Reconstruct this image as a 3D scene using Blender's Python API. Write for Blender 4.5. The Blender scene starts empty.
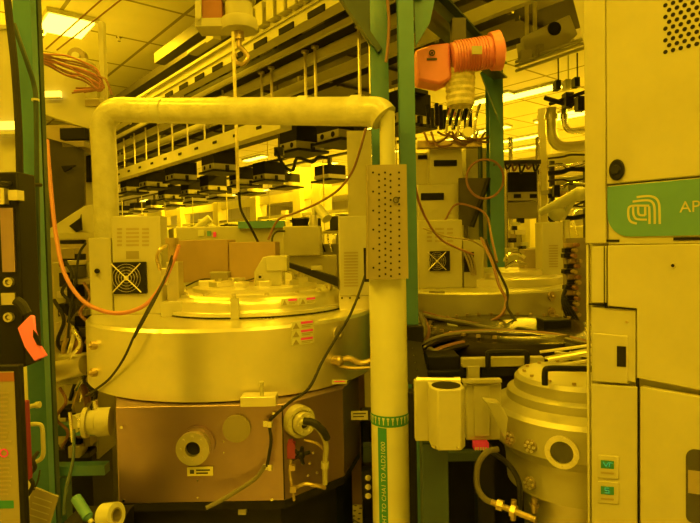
import bpy, bmesh, math, random
from mathutils import Vector, Matrix
random.seed(7)
C = bpy.context.scene.collection
PI = math.pi
# ---------------------------------------------------------------- camera
FPX = 560.0; YAW = math.radians(39.4); PITCH = math.radians(2.0); ROLL = math.radians(1.15)
EYE = Vector((0, 0, 1.6))
CY = -YAW                                  # yaw of things that face the aisle the photo was taken from
FW = Vector((math.sin(YAW), math.cos(YAW), 0)); RT = Vector((math.cos(YAW), -math.sin(YAW), 0)); UP = Vector((0, 0, 1))
f2 = FW*math.cos(PITCH) - UP*math.sin(PITCH); u2 = UP*math.cos(PITCH) + FW*math.sin(PITCH)
r3 = RT*math.cos(ROLL) - u2*math.sin(ROLL); u3 = u2*math.cos(ROLL) + RT*math.sin(ROLL)
cam = bpy.data.cameras.new('camera'); cam.sensor_width = 36; cam.lens = FPX/700*36; cam.clip_start = .05; cam.clip_end = 200
co = bpy.data.objects.new('camera', cam); C.objects.link(co)
co.matrix_world = Matrix(((r3.x, u3.x, -f2.x, EYE.x), (r3.y, u3.y, -f2.y, EYE.y), (r3.z, u3.z, -f2.z, EYE.z), (0, 0, 0, 1)))
bpy.context.scene.camera = co
def ray(px, py): return f2 + r3*((px-350)/FPX) + u3*((261.5-py)/FPX)
def P(px, py, d):
    r = ray(px, py); return EYE + r*(d/r.dot(FW))
def hitZ(px, py, z):
    r = ray(px, py); return EYE + r*((z-EYE.z)/r.z)
def hitX(px, py, x):
    r = ray(px, py); return EYE + r*(x/r.x)
def L(c, rt, fw, z=None):                  # offset right / forward of a point, seen from the aisle
    p = c + RT*rt + FW*fw
    return Vector((p.x, p.y, c.z if z is None else z))
# ---------------------------------------------------------------- materials
def mat(name, col, rough=.5, metal=0, var=.06, scale=6, bump=0, emit=None, es=0, trans=0, aniso=0, coat=0):
    m = bpy.data.materials.new(name); m.use_nodes = True; nt = m.node_tree; b = nt.nodes['Principled BSDF']
    b.inputs['Roughness'].default_value = rough; b.inputs['Metallic'].default_value = metal
    tc = nt.nodes.new('ShaderNodeTexCoord'); n = nt.nodes.new('ShaderNodeTexNoise'); n.inputs['Scale'].default_value = scale; n.inputs['Detail'].default_value = 4
    nt.links.new(tc.outputs['Object'], n.inputs['Vector'])
    r = nt.nodes.new('ShaderNodeValToRGB')
    r.color_ramp.elements[0].position = .3; r.color_ramp.elements[1].position = .7
    r.color_ramp.elements[0].color = [min(1, c*(1-var)) for c in col]+[1]; r.color_ramp.elements[1].color = [min(1, c*(1+var)) for c in col]+[1]
    nt.links.new(n.outputs['Fac'], r.inputs['Fac']); nt.links.new(r.outputs['Color'], b.inputs['Base Color'])
    mr = nt.nodes.new('ShaderNodeMapRange'); mr.inputs['To Min'].default_value = max(.02, rough-.06); mr.inputs['To Max'].default_value = min(1, rough+.08)
    nt.links.new(n.outputs['Fac'], mr.inputs['Value']); nt.links.new(mr.outputs['Result'], b.inputs['Roughness'])
    if bump:
        n2 = nt.nodes.new('ShaderNodeTexNoise'); n2.inputs['Scale'].default_value = scale*6; nt.links.new(tc.outputs['Object'], n2.inputs['Vector'])
        bp = nt.nodes.new('ShaderNodeBump'); bp.inputs['Strength'].default_value = bump; bp.inputs['Distance'].default_value = .004
        nt.links.new(n2.outputs['Fac'], bp.inputs['Height']); nt.links.new(bp.outputs['Normal'], b.inputs['Normal'])
    if emit: b.inputs['Emission Color'].default_value = list(emit)+[1]; b.inputs['Emission Strength'].default_value = es
    if trans: b.inputs['Transmission Weight'].default_value = trans
    if coat: b.inputs['Coat Weight'].default_value = coat; b.inputs['Coat Roughness'].default_value = .15
    return m
LIGHT = (1.0, .57, .0045)
M = {}
M['cream'] = mat('cream paint', (.46, .45, .38), .42, coat=.08)
M['cream2'] = mat('aged cream paint', (.44, .43, .37), .5)
M['white'] = mat('white plastic', (.57, .585, .5), .32, coat=.2)
M['tape'] = mat('wrapped white film', (.53, .53, .44), .32, var=.14, scale=14, bump=.6, coat=.4)
M['steel'] = mat('brushed stainless steel', (.62, .59, .56), .36, .85, .05, 3)
M['steel_dark'] = mat('dull stainless panel', (.42, .31, .50), .33, .9, .14, 2.2)
M['alu'] = mat('machined aluminium', (.80, .77, .70), .30, .75, .05, 5)
M['chrome'] = mat('chrome', (.85, .83, .8), .12, 1, .03)
M['grey'] = mat('grey enamel', (.34, .33, .31), .5)
M['tan'] = mat('tan board', (.27, .24, .21), .6, .0, .08)
M['taupe'] = mat('brown grey coated sheet', (.36, .31, .27), .35, .35, .1)
M['black'] = mat('black plastic', (.010, .010, .016), .5, 0, .3)
M['rubber'] = mat('black rubber', (.025, .025, .03), .55, 0, .3)
M['hole'] = mat('dark recess', (.015, .014, .014), .9)
M['green'] = mat('green painted steel', (.065, .20, .45), .42, 0, .1, 5, coat=.2)
M['green_dark'] = mat('dark green painted steel', (.03, .06, .12), .5, 0, .1, 5)
M['logo_green'] = mat('green enamel', (.10, .27, .5), .45)
M['tape_green'] = mat('green marking tape', (.03, .22, .25), .45)
M['orange'] = mat('orange enamel', (.78, .25, .5), .38, 0, .08, coat=.2)
M['hose_orange'] = mat('orange hose', (.45, .18, .25), .45, 0, .05)
M['copper'] = mat('red brown cable', (.22, .11, .15), .45, 0, .12)
M['tag_orange'] = mat('fluorescent orange plastic', (1.0, .22, 1.0), .4, 0, .03)
M['dull_red'] = mat('dull red panel', (.30, .11, .15), .5)
M['red'] = mat('red print', (.75, .05, .9), .5)
M['magenta'] = mat('dark magenta plastic', (.22, .02, .2), .45)
M['ducts'] = mat('grey duct metal', (.085, .08, .085), .45, .5, .15)
M['paper'] = mat('paper', (.30, .27, .26), .8)
M['ink'] = mat('dark ink', (.05, .05, .05), .8)
M['amber'] = mat('yellow painted metal', (.75, .72, .4), .4, .2, .06)
M['film'] = mat('braided cloth sleeve', (.72, .66, .45), .8, 0, .2, 30, bump=.8)
M['brass'] = mat('worn brass', (.5, .40, .3), .35, .7, .12, 20)
M['kraft'] = mat('brown board', (.38, .27, .22), .6, 0, .06)
M['dim_cream'] = mat('grey cream enamel', (.24, .23, .2), .5)
M['lcd'] = mat('green lit display', (.02, .1, .05), .3, emit=(.03, .5, .12), es=.5)
M['lamp'] = mat('lit lamp diffuser', (.9, .85, .6), .5, emit=(1, .68, .045), es=9)
for q in ('black', 'rubber', 'hole', 'ducts'): M[q].node_tree.nodes['Principled BSDF'].inputs['Specular IOR Level'].default_value = .25
M['hose_grey'] = mat('grey hose', (.15, .14, .14), .5)
M['cast'] = mat('cast aluminium', (.50, .49, .42), .42, .55, .06, 5)
M['gloss_dark'] = mat('glossy dark sleeve', (.03, .025, .03), .22, .3, .3)
M['reflection_glow'] = mat('glowing reflection strip', (.9, .85, .6), .5, emit=(1, .68, .08), es=1.6)  # glow standing in for reflections on the left partition and cabinet
def glassmat():
    m = bpy.data.materials.new('viewport glass'); m.use_nodes = True; b = m.node_tree.nodes['Principled BSDF']
    b.inputs['Base Color'].default_value = (.03, .03, .035, 1); b.inputs['Roughness'].default_value = .06; b.inputs['Coat Weight'].default_value = 1
    return m
M['glass'] = glassmat()
def gridmat(name, base, line, sx, sy, w, rough, ox=0, oy=0, metal=0, spots=False):
    m = bpy.data.materials.new(name); m.use_nodes = True; nt = m.node_tree; b = nt.nodes['Principled BSDF']; N = nt.nodes.new; K = nt.links.new
    tc = N('ShaderNodeTexCoord'); sp = N('ShaderNodeSeparateXYZ'); K(tc.outputs['Object'], sp.inputs[0])
    fs = []
    for ax, s, o in (('X', sx, ox), ('Y', sy, oy)):
        a = N('ShaderNodeMath'); a.operation = 'ADD'; a.inputs[1].default_value = o+100*s; K(sp.outputs[ax], a.inputs[0])
        q = N('ShaderNodeMath'); q.operation = 'MODULO'; q.inputs[1].default_value = s; K(a.outputs[0], q.inputs[0])
        l = N('ShaderNodeMath'); l.operation = 'LESS_THAN'; l.inputs[1].default_value = w; K(q.outputs[0], l.inputs[0]); fs.append(l)
    mx = N('ShaderNodeMath'); mx.operation = 'MAXIMUM'; K(fs[0].outputs[0], mx.inputs[0]); K(fs[1].outputs[0], mx.inputs[1])
    no = N('ShaderNodeTexNoise'); no.inputs['Scale'].default_value = 3; K(tc.outputs['Object'], no.inputs['Vector'])
    rp = N('ShaderNodeValToRGB'); rp.color_ramp.elements[0].color = [c*.93 for c in base]+[1]; rp.color_ramp.elements[1].color = [min(1, c*1.05) for c in base]+[1]; K(no.outputs['Fac'], rp.inputs['Fac'])
    src = rp.outputs['Color']
    if spots:
        v = N('ShaderNodeTexVoronoi'); v.inputs['Scale'].default_value = 22; v.inputs['Randomness'].default_value = 0; K(tc.outputs['Object'], v.inputs['Vector'])
        lt = N('ShaderNodeMath'); lt.operation = 'LESS_THAN'; lt.inputs[1].default_value = .28; K(v.outputs['Distance'], lt.inputs[0])
        m2 = N('ShaderNodeMix'); m2.data_type = 'RGBA'; K(lt.outputs[0], m2.inputs['Factor']); K(src, m2.inputs['A']); m2.inputs['B'].default_value = (.02, .02, .02, 1); src = m2.outputs['Result']
    mm = N('ShaderNodeMix'); mm.data_type = 'RGBA'; K(mx.outputs[0], mm.inputs['Factor']); K(src, mm.inputs['A']); mm.inputs['B'].default_value = list(line)+[1]
    K(mm.outputs['Result'], b.inputs['Base Color']); b.inputs['Roughness'].default_value = rough; b.inputs['Metallic'].default_value = metal
    return m
M['ceiling'] = gridmat('ceiling tiles in a T bar grid', (.80, .78, .7), (.28, .25, .2), 1.2, 1.2, .045, .6, .35, .25)
M['floor'] = gridmat('perforated raised floor', (.6, .58, .55), (.12, .12, .12), .6, .6, .012, .4, 0, 0, .3, True)
M['wall'] = gridmat('wall panels', (.55, .53, .5), (.3, .28, .25), 1.2, 1.2, .02, .5)
# ---------------------------------------------------------------- mesh builder
class MB:
    def __init__(s): s.v = []; s.f = []; s.m = []; s.mi = 0
    def add(s, vs, fs):
        o = len(s.v); s.v += [Vector(v) for v in vs]
        for f in fs: s.f.append([o+i for i in f]); s.m.append(s.mi)
        return s
    def use(s, i): s.mi = i; return s
    def box(s, c, d, yaw=0, tilt=None):
        R = Matrix.Rotation(yaw, 3, 'Z')
        if tilt is not None: R = R @ tilt
        vs = [Vector(c)+R @ Vector((x*d[0]/2, y*d[1]/2, z*d[2]/2)) for x in (-1, 1) for y in (-1, 1) for z in (-1, 1)]
        return s.add(vs, [(0, 1, 3, 2), (4, 6, 7, 5), (0, 4, 5, 1), (2, 3, 7, 6), (0, 2, 6, 4), (1, 5, 7, 3)])
    def px(s, x0, y0, x1, y1, d, th):      # upright box facing the aisle, front face at distance d
        k = d/FPX; c = P((x0+x1)/2, (y0+y1)/2, d) + FW*(th/2)
        return s.box(c, (abs(x1-x0)*k, th, abs(y1-y0)*k), CY)
    def cyl(s, a, b, r0, r1=None, n=20, cap=True):
        a = Vector(a); b = Vector(b); r1 = r0 if r1 is None else r1; ax = (b-a).normalized(); t = ax.orthogonal().normalized(); q = ax.cross(t)
        vs = []
        for c, r in ((a, r0), (b, r1)):
            for i in range(n):
                an = 2*PI*i/n; vs.append(c+(t*math.cos(an)+q*math.sin(an))*r)
        fs = [(i, (i+1) % n, n+(i+1) % n, n+i) for i in range(n)]
        if cap: fs += [tuple(range(n-1, -1, -1)), tuple(range(n, 2*n))]
        return s.add(vs, fs)
    def ring(s, a, ax, ro, ri, h, n=24):   # flat ring standing out of a at ax
        a = Vector(a); ax = Vector(ax).normalized(); t = ax.orthogonal().normalized(); q = ax.cross(t); vs = []
        for r, e in ((ro, 0), (ro, h), (ri, h), (ri, 0)):
            for i in range(n):
                an = 2*PI*i/n; vs.append(a+ax*e+(t*math.cos(an)+q*math.sin(an))*r)
        return s.add(vs, [(k*n+i, k*n+(i+1) % n, ((k+1) % 4)*n+(i+1) % n, ((k+1) % 4)*n+i) for k in range(4) for i in range(n)])
    def lathe(s, c, prof, n=48, caps=True, yaw=0, a0=0, a1=2*PI):
        vs = []; full = abs(a1-a0-2*PI) < 1e-6; m = n if full else n+1
        for r, z in prof:
            for i in range(m):
                an = a0+(a1-a0)*i/n+yaw; vs.append(Vector((c[0]+r*math.cos(an), c[1]+r*math.sin(an), z)))
        fs = []
        for k in range(len(prof)-1):
            for i in range(n if full else n):
                j = (i+1) % m; fs.append((k*m+i, k*m+j, (k+1)*m+j, (k+1)*m+i))
        if caps: fs += [tuple(range(m-1, -1, -1)), tuple(range((len(prof)-1)*m, len(prof)*m))]
        return s.add(vs, fs)
    def prism(s, pts, off):                # polygon of world points pushed along off
        n = len(pts); off = Vector(off); vs = [Vector(p) for p in pts]+[Vector(p)+off for p in pts]
        return s.add(vs, [tuple(range(n-1, -1, -1)), tuple(range(n, 2*n))]+[(i, (i+1) % n, n+(i+1) % n, n+i) for i in range(n)])
    def tube(s, pts, r, n=8, k=6, smooth=True):
        pts = [Vector(p) for p in pts]
        if smooth and len(pts) > 2:
            q = [pts[0]*2-pts[1]]+pts+[pts[-1]*2-pts[-2]]; out = []
            for i in range(1, len(q)-2):
                for j in range(k):
                    t = j/k; a, b, c, d = q[i-1], q[i], q[i+1], q[i+2]
                    out.append(.5*((2*b)+(c-a)*t+(2*a-5*b+4*c-d)*t*t+(3*b-a-3*c+d)*t**3))
            out.append(pts[-1]); pts = out
        vs = []; up = None
        for i, p in enumerate(pts):
            tg = (pts[min(i+1, len(pts)-1)]-pts[max(i-1, 0)])
            if tg.length < 1e-7: tg = Vector((0, 0, 1))
            tg.normalize()
            up = tg.orthogonal().normalized() if up is None else (up-tg*up.dot(tg)).normalized()
            w = tg.cross(up)
            for j in range(n):
                an = 2*PI*j/n; vs.append(p+(up*math.cos(an)+w*math.sin(an))*r)
        m = len(pts); fs = [(i*n+j, i*n+(j+1) % n, (i+1)*n+(j+1) % n, (i+1)*n+j) for i in range(m-1) for j in range(n)]
        fs += [tuple(range(n-1, -1, -1)), tuple(range((m-1)*n, m*n))]
        return s.add(vs, fs)
    def ball(s, c, r, n=12):
        return s.lathe(c, [(r*math.sin(PI*i/8)+1e-4, c[2]-r*math.cos(PI*i/8)) for i in range(9)], n)
WM = {}
def obj(name, mb, m, parent=None, label=None, kind=None, bev=0, at=None):
    me = bpy.data.meshes.new(name)
    if parent is not None: W = WM[parent]
    else:
        if at is None:
            xs = [v.x for v in mb.v]; ys = [v.y for v in mb.v]; at = Vector(((min(xs)+max(xs))/2, (min(ys)+max(ys))/2, min(v.z for v in mb.v)))
        W = Matrix.Translation(at)
    I = W.inverted()
    me.from_pydata([I @ v for v in mb.v], [], mb.f)
    for x in (m if isinstance(m, (list, tuple)) else [m]): me.materials.append(M[x])
    me.polygons.foreach_set('material_index', mb.m)
    bm = bmesh.new(); bm.from_mesh(me); bmesh.ops.recalc_face_normals(bm, faces=bm.faces); bm.to_mesh(me); bm.free()
    me.polygons.foreach_set('use_smooth', [True]*len(me.polygons)); me.set_sharp_from_angle(angle=math.radians(32)); me.update()
    o = bpy.data.objects.new(name, me); C.objects.link(o)
    if parent is not None: o.parent = parent; WM[o] = W
    else: o.matrix_world = W; WM[o] = W
    if bev:
        b = o.modifiers.new('bevel', 'BEVEL'); b.width = bev; b.segments = 2; b.limit_method = 'ANGLE'; b.angle_limit = math.radians(50)
    if label: o['label'] = label
    if kind: o['kind'] = kind
    return o
def root(name, label, cat, at, group=None, yaw=0):
    o = bpy.data.objects.new(name, None); o.empty_display_size = .1; C.objects.link(o)
    W = Matrix.Translation(Vector(at)) @ Matrix.Rotation(yaw, 4, 'Z'); o.matrix_world = W; WM[o] = W
    o['label'] = label; o['category'] = cat
    if group: o['group'] = group
    return o
def sub(o):                                 # children of a part: same frame as the part itself
    return o
def tag(o, label, cat, group=None):
    o['label'] = label; o['category'] = cat
    if group: o['group'] = group
    return o
def single(name, mb, m, label, cat, group=None, bev=0): return tag(obj(name, mb, m, None, bev=bev), label, cat, group)
def copy_thing(r, delta, label=None, group=None):
    n = r.copy(); C.objects.link(n); n.location = r.location+Vector(delta)
    if label: n['label'] = label
    if group: n['group'] = group
    for ch in [o for o in C.objects if o.parent == r]:
        c = ch.copy(); C.objects.link(c); c.parent = n
        for g in [o for o in C.objects if o.parent == ch]:
            d = g.copy(); C.objects.link(d); d.parent = c
    return n
def cable(name, label, pts, r, m, cat='cable', group=None, n=8):
    return single(name, MB().tube([P(*p) for p in pts], r, n), m, label, cat, group)
def text_mb(mb, s, origin, xdir, ydir, size, depth=.0008):
    cu = bpy.data.curves.new('t', 'FONT'); cu.body = s; cu.size = size; cu.extrude = 0; cu.resolution_u = 3
    t = bpy.data.objects.new('t', cu); C.objects.link(t); bpy.context.view_layer.update()
    me = bpy.data.meshes.new_from_object(t.evaluated_get(bpy.context.evaluated_depsgraph_get()))
    xd = Vector(xdir).normalized(); yd = Vector(ydir).normalized(); nd = xd.cross(yd)
    mb.add([origin+xd*v.co.x+yd*v.co.y+nd*depth for v in me.vertices], [list(p.vertices) for p in me.polygons])
    w = max(v.co.x for v in me.vertices)
    bpy.data.objects.remove(t); bpy.data.curves.remove(cu); bpy.data.meshes.remove(me)
    return w
def on_cyl(c, R, px, py):                   # where a sight line meets an upright cylinder, with its normal
    r = ray(px, py); a = r.x**2+r.y**2; ex = EYE.x-c[0]; ey = EYE.y-c[1]
    b = 2*(ex*r.x+ey*r.y); q = ex*ex+ey*ey-R*R; t = (-b-math.sqrt(max(0, b*b-4*a*q)))/(2*a)
    p = EYE+r*t; return p, Vector((p.x-c[0], p.y-c[1], 0)).normalized()
def flange(parent, c, n, ro, ri, h, m, hole='hole', bolts=8, name='flange', label=None, glass=None):
    mb = MB().ring(c, n, ro, ri, h)
    t = n.cross(UP).normalized()
    for i in range(bolts):
        a = 2*PI*i/bolts; q = c+n*h+(t*math.cos(a)+UP*math.sin(a))*(ro+ri)/2; mb.cyl(q, q+n*.004, (ro-ri)*.16+.001, n=6)
    o = obj(name, mb, m, parent, label=label)
    obj('viewport_glass' if glass else 'flange_centre', MB().cyl(c-n*.002, c+n*h*.45, ri*1.01, n=24), glass or hole, o)
    return o
# ---------------------------------------------------------------- the room
X0, X1, Y0, Y1, H = -3.2, 24, -3.2, 36, 4.4
def struct(name, c, d, m): return obj(name, MB().box(c, d), m, kind='structure')
cx, cyy = (X0+X1)/2, (Y0+Y1)/2
struct('floor', (cx, cyy, -.05), (X1-X0, Y1-Y0, .1), 'floor')
struct('ceiling', (cx, cyy, H+.05), (X1-X0, Y1-Y0, .1), 'ceiling')
struct('wall_back', (cx, Y1+.05, H/2), (X1-X0, .1, H), 'wall')
struct('wall_front', (cx, Y0-.05, H/2), (X1-X0, .1, H), 'wall')
struct('wall_right', (X1+.05, cyy, H/2), (.1, Y1-Y0, H), 'wall')
struct('wall_left', (X0-.05, cyy, H/2), (.1, Y1-Y0, H), 'wall')
def ceiling_lamp(x, y, label, group, l=1.2, w=.22, z=H, power=None, vis=True):
    r = root('ceiling_lamp', label, 'ceiling light', (x, y, z-.06), group)
    obj('housing', MB().box((x, y, z-.03), (w+.06, l+.06, .058)), 'white', r)
    obj('diffuser', MB().box((x, y, z-.068), (w, l, .016)), 'lamp', r)
    if power:
        ld = bpy.data.lights.new('lamp_light', 'AREA'); ld.shape = 'RECTANGLE'; ld.size = w*1.6; ld.size_y = l; ld.energy = power; ld.color = LIGHT
        lo = bpy.data.objects.new('lamp_light', ld); C.objects.link(lo); lo.location = (x, y, z-.085)
    return r
# ================================================================ ceiling lights
def lamp_px(px, py, label, group=None, l=1.2, w=.22, power=None):
    p = hitZ(px, py, H-.07); return ceiling_lamp(p.x, p.y, label, group, l, w, power=power)
lamp_px(527, 94, 'long lit ceiling lamp nearest the right cabinet, left of the beam with two rods', l=1.3, w=.26, power=110)
lamp_px(566, 114, 'second lit ceiling lamp, partly behind the elbow pipe beside the right cabinet', power=120)
lamp_px(522, 139, 'lit ceiling lamp far back, just above the cream beam right of the green post', power=120)
lamp_px(488, 131, 'lit ceiling lamp peeking out left of the green post with the hose coil', power=60)
p = hitZ(66, 27, H-.07); ceiling_lamp(p.x, p.y, 'square glowing ceiling lamp above the upper left cabinet', None, .62, .5, power=120)
p = hitZ(41, 33, H-.07); ceiling_lamp(p.x, p.y, 'tiny glowing patch added as a round highlight right of the left green post', None, .12, .1)  # added glow imitating a highlight, no lamp hangs here
for xx in (6.6, 9.2, 12.0, 15.0, 18.5):
    for yy in range(0, 34, 3):
        if xx < 9 and yy < 6: continue
        ceiling_lamp(xx, yy+.9*(xx > 9), 'lit strip lamp in the rows on the far ceiling', 'far ceiling strip lamps')
def area(x, y, z, sx, sy, e):               # light of a whole row of lamps, or added on its own
    ld = bpy.data.lights.new('lamp_light', 'AREA'); ld.shape = 'RECTANGLE'; ld.size = sx; ld.size_y = sy; ld.energy = e; ld.color = LIGHT
    lo = bpy.data.objects.new('lamp_light', ld); C.objects.link(lo); lo.location = (x, y, z); return lo
for yy in (4, 11, 18, 25): (yy > 5) and area(7.6, yy, H-.1, .3, 2.4, 430); area(12.5, yy, H-.1, .5, 4.5, 420); area(18, yy, H-.1, .5, 4.5, 320)
for xx, yy, pw, lb in ((3.0, 1.1, 130, 'added ceiling lamp above the aisle side of the second chamber'), (5.2, 2.5, 240, 'added ceiling lamp beyond the second chamber, behind the right cabinet'), (1.5, .6, 14, 'added ceiling lamp above the white duct')): ceiling_lamp(xx, yy, lb, None, 1.2, .3, power=pw)  # extra lamps out of view, added to brighten the chambers
for xx, yy in ((-.9, -.9), (-.9, 1.2), (.9, -1.6), (-.9, 3.6)):
    ceiling_lamp(xx, yy, 'lit ceiling lamp over the near aisle', 'near aisle ceiling lamps', 1.2, .3, power=70)
area(1.0, 4.6, H-.1, .3, 1.2, 60); area(2.2, 2.2, H-.1, .3, 1.0, 30)
for k, (x, y) in enumerate(((.9, 8.2), (1.0, 11.5), (.3, 5.2))):  # unseen uplights, added to brighten the ceiling tiles
    r = root('added_uplight', ('nearest', 'farthest', 'middle')[k if k < 2 else 2] + ' of three added uplights standing unseen beyond the left edge', 'lamp', (x, y, 0))
    obj('base', MB().cyl((x, y, 0), (x, y, .03), .18, n=20), 'ducts', r); obj('pole', MB().cyl((x, y, .03), (x, y, 2.5), .02, n=10), 'steel', r)
    obj('bowl', MB().lathe((x, y, 0), [(.03, 2.5), (.17, 2.62), (.18, 2.66)], 24, caps=False), 'white', r)
    l = area(x, y, 2.64, .3, .3, 42); l.rotation_euler = (PI, 0, 0)
# ================================================================ overhead transport bay
def rail(name, label, X, z, w, h, m, y0=-.5, y1=33, cat='rail', extra=None):
    mb = MB().box((X, (y0+y1)/2, z), (w, y1-y0, h))
    if extra: extra(mb)
    return single(name, mb, m, label, cat)
XA = hitZ(230, 62, 3.4).x
def hang(x, z, dx=0):
    def f(mb):
        for i in range(16): mb.box((x+dx, 1+i*2.05, (z+3.93)/2), (.025, .03, 3.93-z))
    return f
def ex(mb):
    mb.use(1)
    for i in range(70): mb.box((XA-.064, 1+i*.42, 3.375), (.012, .22, .05))
    mb.use(0); mb.box((XA-.07, 16, 3.54), (.05, 33, .03)); mb.box((XA-.07, 16, 3.45), (.02, 33, .02))
rail('overhead_rail', 'cream overhead beam with a line of dark slots, nearest the ceiling tiles', XA, 3.44, .12, .17, ['cream2', 'hole'], extra=ex)
rail('ceiling_channel', 'grey channel fixed to the ceiling above the slotted cream beam', XA-.05, 3.86, .13, .12, 'ducts', cat='channel', y1=hitX(160, 78, XA-.05).y)
def ex(mb):
    for i in range(4): mb.box((XA-.05, 1.2+i*1.2, 4.15), (.03, .03, .5))
    for i in range(7): mb.box((XA-.10, 1+i*.7, 3.66), (.08, .16, .08))
rail('cable_ladder', 'cream cable tray carrying small boxes between slotted beam and grey channel', XA-.02, 3.70, .12, .03, ['cream2'], y1=hitX(190, 70, XA-.05).y, extra=ex)
rail('duct_panel', 'long dull dark panel lying between slotted beam and dark track', XA+.36, 3.93, .36, .10, 'ducts', cat='duct')
XB = hitZ(255, 66, 3.45).x
rail('transport_track', 'dark overhead track right of the slotted cream beam', XB, 3.42, .15, .10, 'black', cat='track', extra=hang(XB, 3.44))
rail('track_lip', 'cream lip strip under the dark overhead track', XB-.10, 3.37, .03, .05, 'cream2', cat='rail')
rail('track_lip', 'lower cream lip strip right of the dark overhead track', XB+.10, 3.34, .03, .05, 'cream2', cat='rail')
XC = hitZ(282, 80, 3.3).x
rail('lower_track', 'grey overhead track in the middle of the bay', XC, 3.36, .16, .10, 'black', cat='track', extra=hang(XC, 3.38))
rail('track_edge', 'thin cream edge strip under the middle overhead track', XC-.16, 3.28, .05, .07, 'cream2', cat='rail', extra=hang(XC-.16, 3.28))
rail('track_edge', 'thin cream edge strip right of the middle overhead track', XC+.3, 3.30, .06, .10, 'cream', cat='rail', extra=hang(XC+.3, 3.30))
XD = XB; ZD = hitX(180, 156, XB).z; print('ledge z', ZD, XA, XB, XC)
def ex(mb):
    mb.use(1)
    for i in range(60): mb.box((XD-.066, 1.5+i*.5, ZD), (.01, .10, .03))
rail('hanging_ledge', 'cream perforated ledge hung on thin rods above the black vehicles', XD, ZD, .13, .15, ['cream', 'hole'], y0=4.6, cat='rail', extra=ex)
rail('vehicle_rail', 'black twin rail directly above the row of hanging vehicles', 4.5, 3.21, .2, .04, 'black', y0=4.2, cat='track')
rail('vehicle_rail', 'second black twin rail behind the nearer row of hanging vehicles', 5.9, 3.22, .12, .03, 'ducts', y0=6, cat='track')
# plenum above the tracks
for a, (x, w, z, lab) in enumerate(((3.62, .62, 3.93, 'left'), (4.55, .86, 3.97, 'middle'), (5.5, .8, 3.93, 'right'))):
    mb = MB().box((x, 15.5, z), (w, 33, .10))
    for i in range(34): mb.box((x, -.6+i, z-.06), (w+.02, .05, .05))
    single('duct_panel', mb, 'ducts', 'dull grey ribbed duct panel on the ceiling, %s of the three above the tracks' % lab, 'duct')
for i in range(9):
    y = hitX(262+i*11, 40, XA).y; mb = MB().box((XA-.09, y, 3.56), (.10, .11, .17)); mb.box((XA-.09, y, 3.66), (.07, .05, .05))
    single('terminal_box', mb, 'cream', 'small cream box in the row on the slotted beam right of the drum hoist', 'box', 'row of boxes on the slotted beam', bev=.006)
for i in range(12):
    y = 3.4+i*.85; single('cable_carrier', MB().box((XB+.45, y, 3.74), (.22, .3, .16)).box((XB+.45, y, 3.63), (.3, .08, .06)), ('grey', 'ducts', 'black')[i % 3], 'dull block between the overhead tracks under the duct panels', 'box', 'blocks between the tracks')
# hanger rods
def rod(px, X, z0, z1, lab, grp, r=.014):
    p = hitX(px, 100, X); mb = MB().cyl((p.x, p.y, z0), (p.x, p.y, z1), r, n=8); mb.cyl((p.x, p.y, z1-.02), (p.x, p.y, z1), .035, n=8)
    o = single('hanger_rod', mb, 'steel', lab, 'rod', grp); return o
for q in (262, 272, 306, 316, 360, 371): rod(q, XB, ZD+.0, 3.36, 'steel hanger rod under the dark overhead track above the wrapped pipe', 'hanger rods above the wrapped pipe', .014)
for i in range(26):
    p = Vector((XD+.0, 5.9+i*.5, 0)); single('hanger_rod', MB().cyl((p.x, p.y, ZD+.07), (p.x, p.y, 3.36), .012, n=8), 'alu', 'thin bright hanger rod carrying the perforated ledge', 'rod', 'hanger rods of the ledge')
for q, s in ((527, 'left'), (535, 'right')): 
    p = P(q, 34, 4.75); single('hanger_rod', MB().cyl((p.x, p.y, p.z-.02), (p.x, p.y, 4.4), .017, n=10), 'amber', '%s one of two bright rods above the boxed rail, top right' % s, 'rod')
# hanging vehicles
def vehicle(px, X, z, label, s=1.0, group=None):
    p = hitX(px, 140, X); r = root('transport_vehicle', label, 'overhead vehicle', (p.x, p.y, z-.18), group)
    a, b = p.x, p.y
    mb = MB().box((a, b, z+.12), (.46*s, .46*s, .24)); mb.box((a, b+.03, z+.2), (.30*s, .30*s, .05))
    for k in range(5): mb.box((a-.215*s, b-.14*s+k*.07*s, z+.1), (.02, .02, .16))
    obj('cover', mb, 'hole', r)
    mb = MB().box((a, b, z-.05), (.46*s, .44*s, .10)).use(1)
    for k in (-.11, .11): mb.cyl((a-.225*s, b+k*s, z-.05), (a-.236*s, b+k*s, z-.05), .035, n=12)
    obj('gripper_housing', mb, ['cream', 'hole'], r)
    obj('frame', MB().box((a, b, z-.13), (.52*s, .60*s, .035)).box((a, b-.28*s, z-.09), (.05, .04, .12)).box((a, b+.28*s, z-.09), (.05, .04, .12)), 'black', r)
    obj('hanger', MB().box((a, b, (z+.2+3.2)/2), (.06, .12, max(.05, 3.2-z-.2))), 'grey', r)
    return r
vehicle(301, 4.5, 2.98, 'large black topped vehicle hanging just right of the hoist rope')
vehicle(219, 4.5, 2.98, 'black topped vehicle hanging just left of the hoist rope')
vehicle(180, 4.5, 2.98, 'black topped vehicle, second left of the hoist rope in the near row')
vehicle(152, 4.5, 2.98, 'black topped vehicle, third left of the hoist rope in the near row')
vehicle(132, 4.5, 2.98, 'black topped vehicle hanging right beside the wrapped upright pipe')
for q, X, z, l in ((268, 5.9, 2.96, 'dark vehicle behind the hoist rope, between the two big ones'), (243, 5.9, 2.96, 'dark vehicle of the back row seen under the hoist rope'),
                (212, 5.9, 2.96, 'dark vehicle of the back row below the one left of the rope'), (192, 5.9, 2.96, 'dark vehicle of the back row, left of the lit beam column'),
                (168, 5.9, 2.96, 'dark vehicle of the back row near the wrapped upright pipe')):
    vehicle(q, X, z, l)
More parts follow.
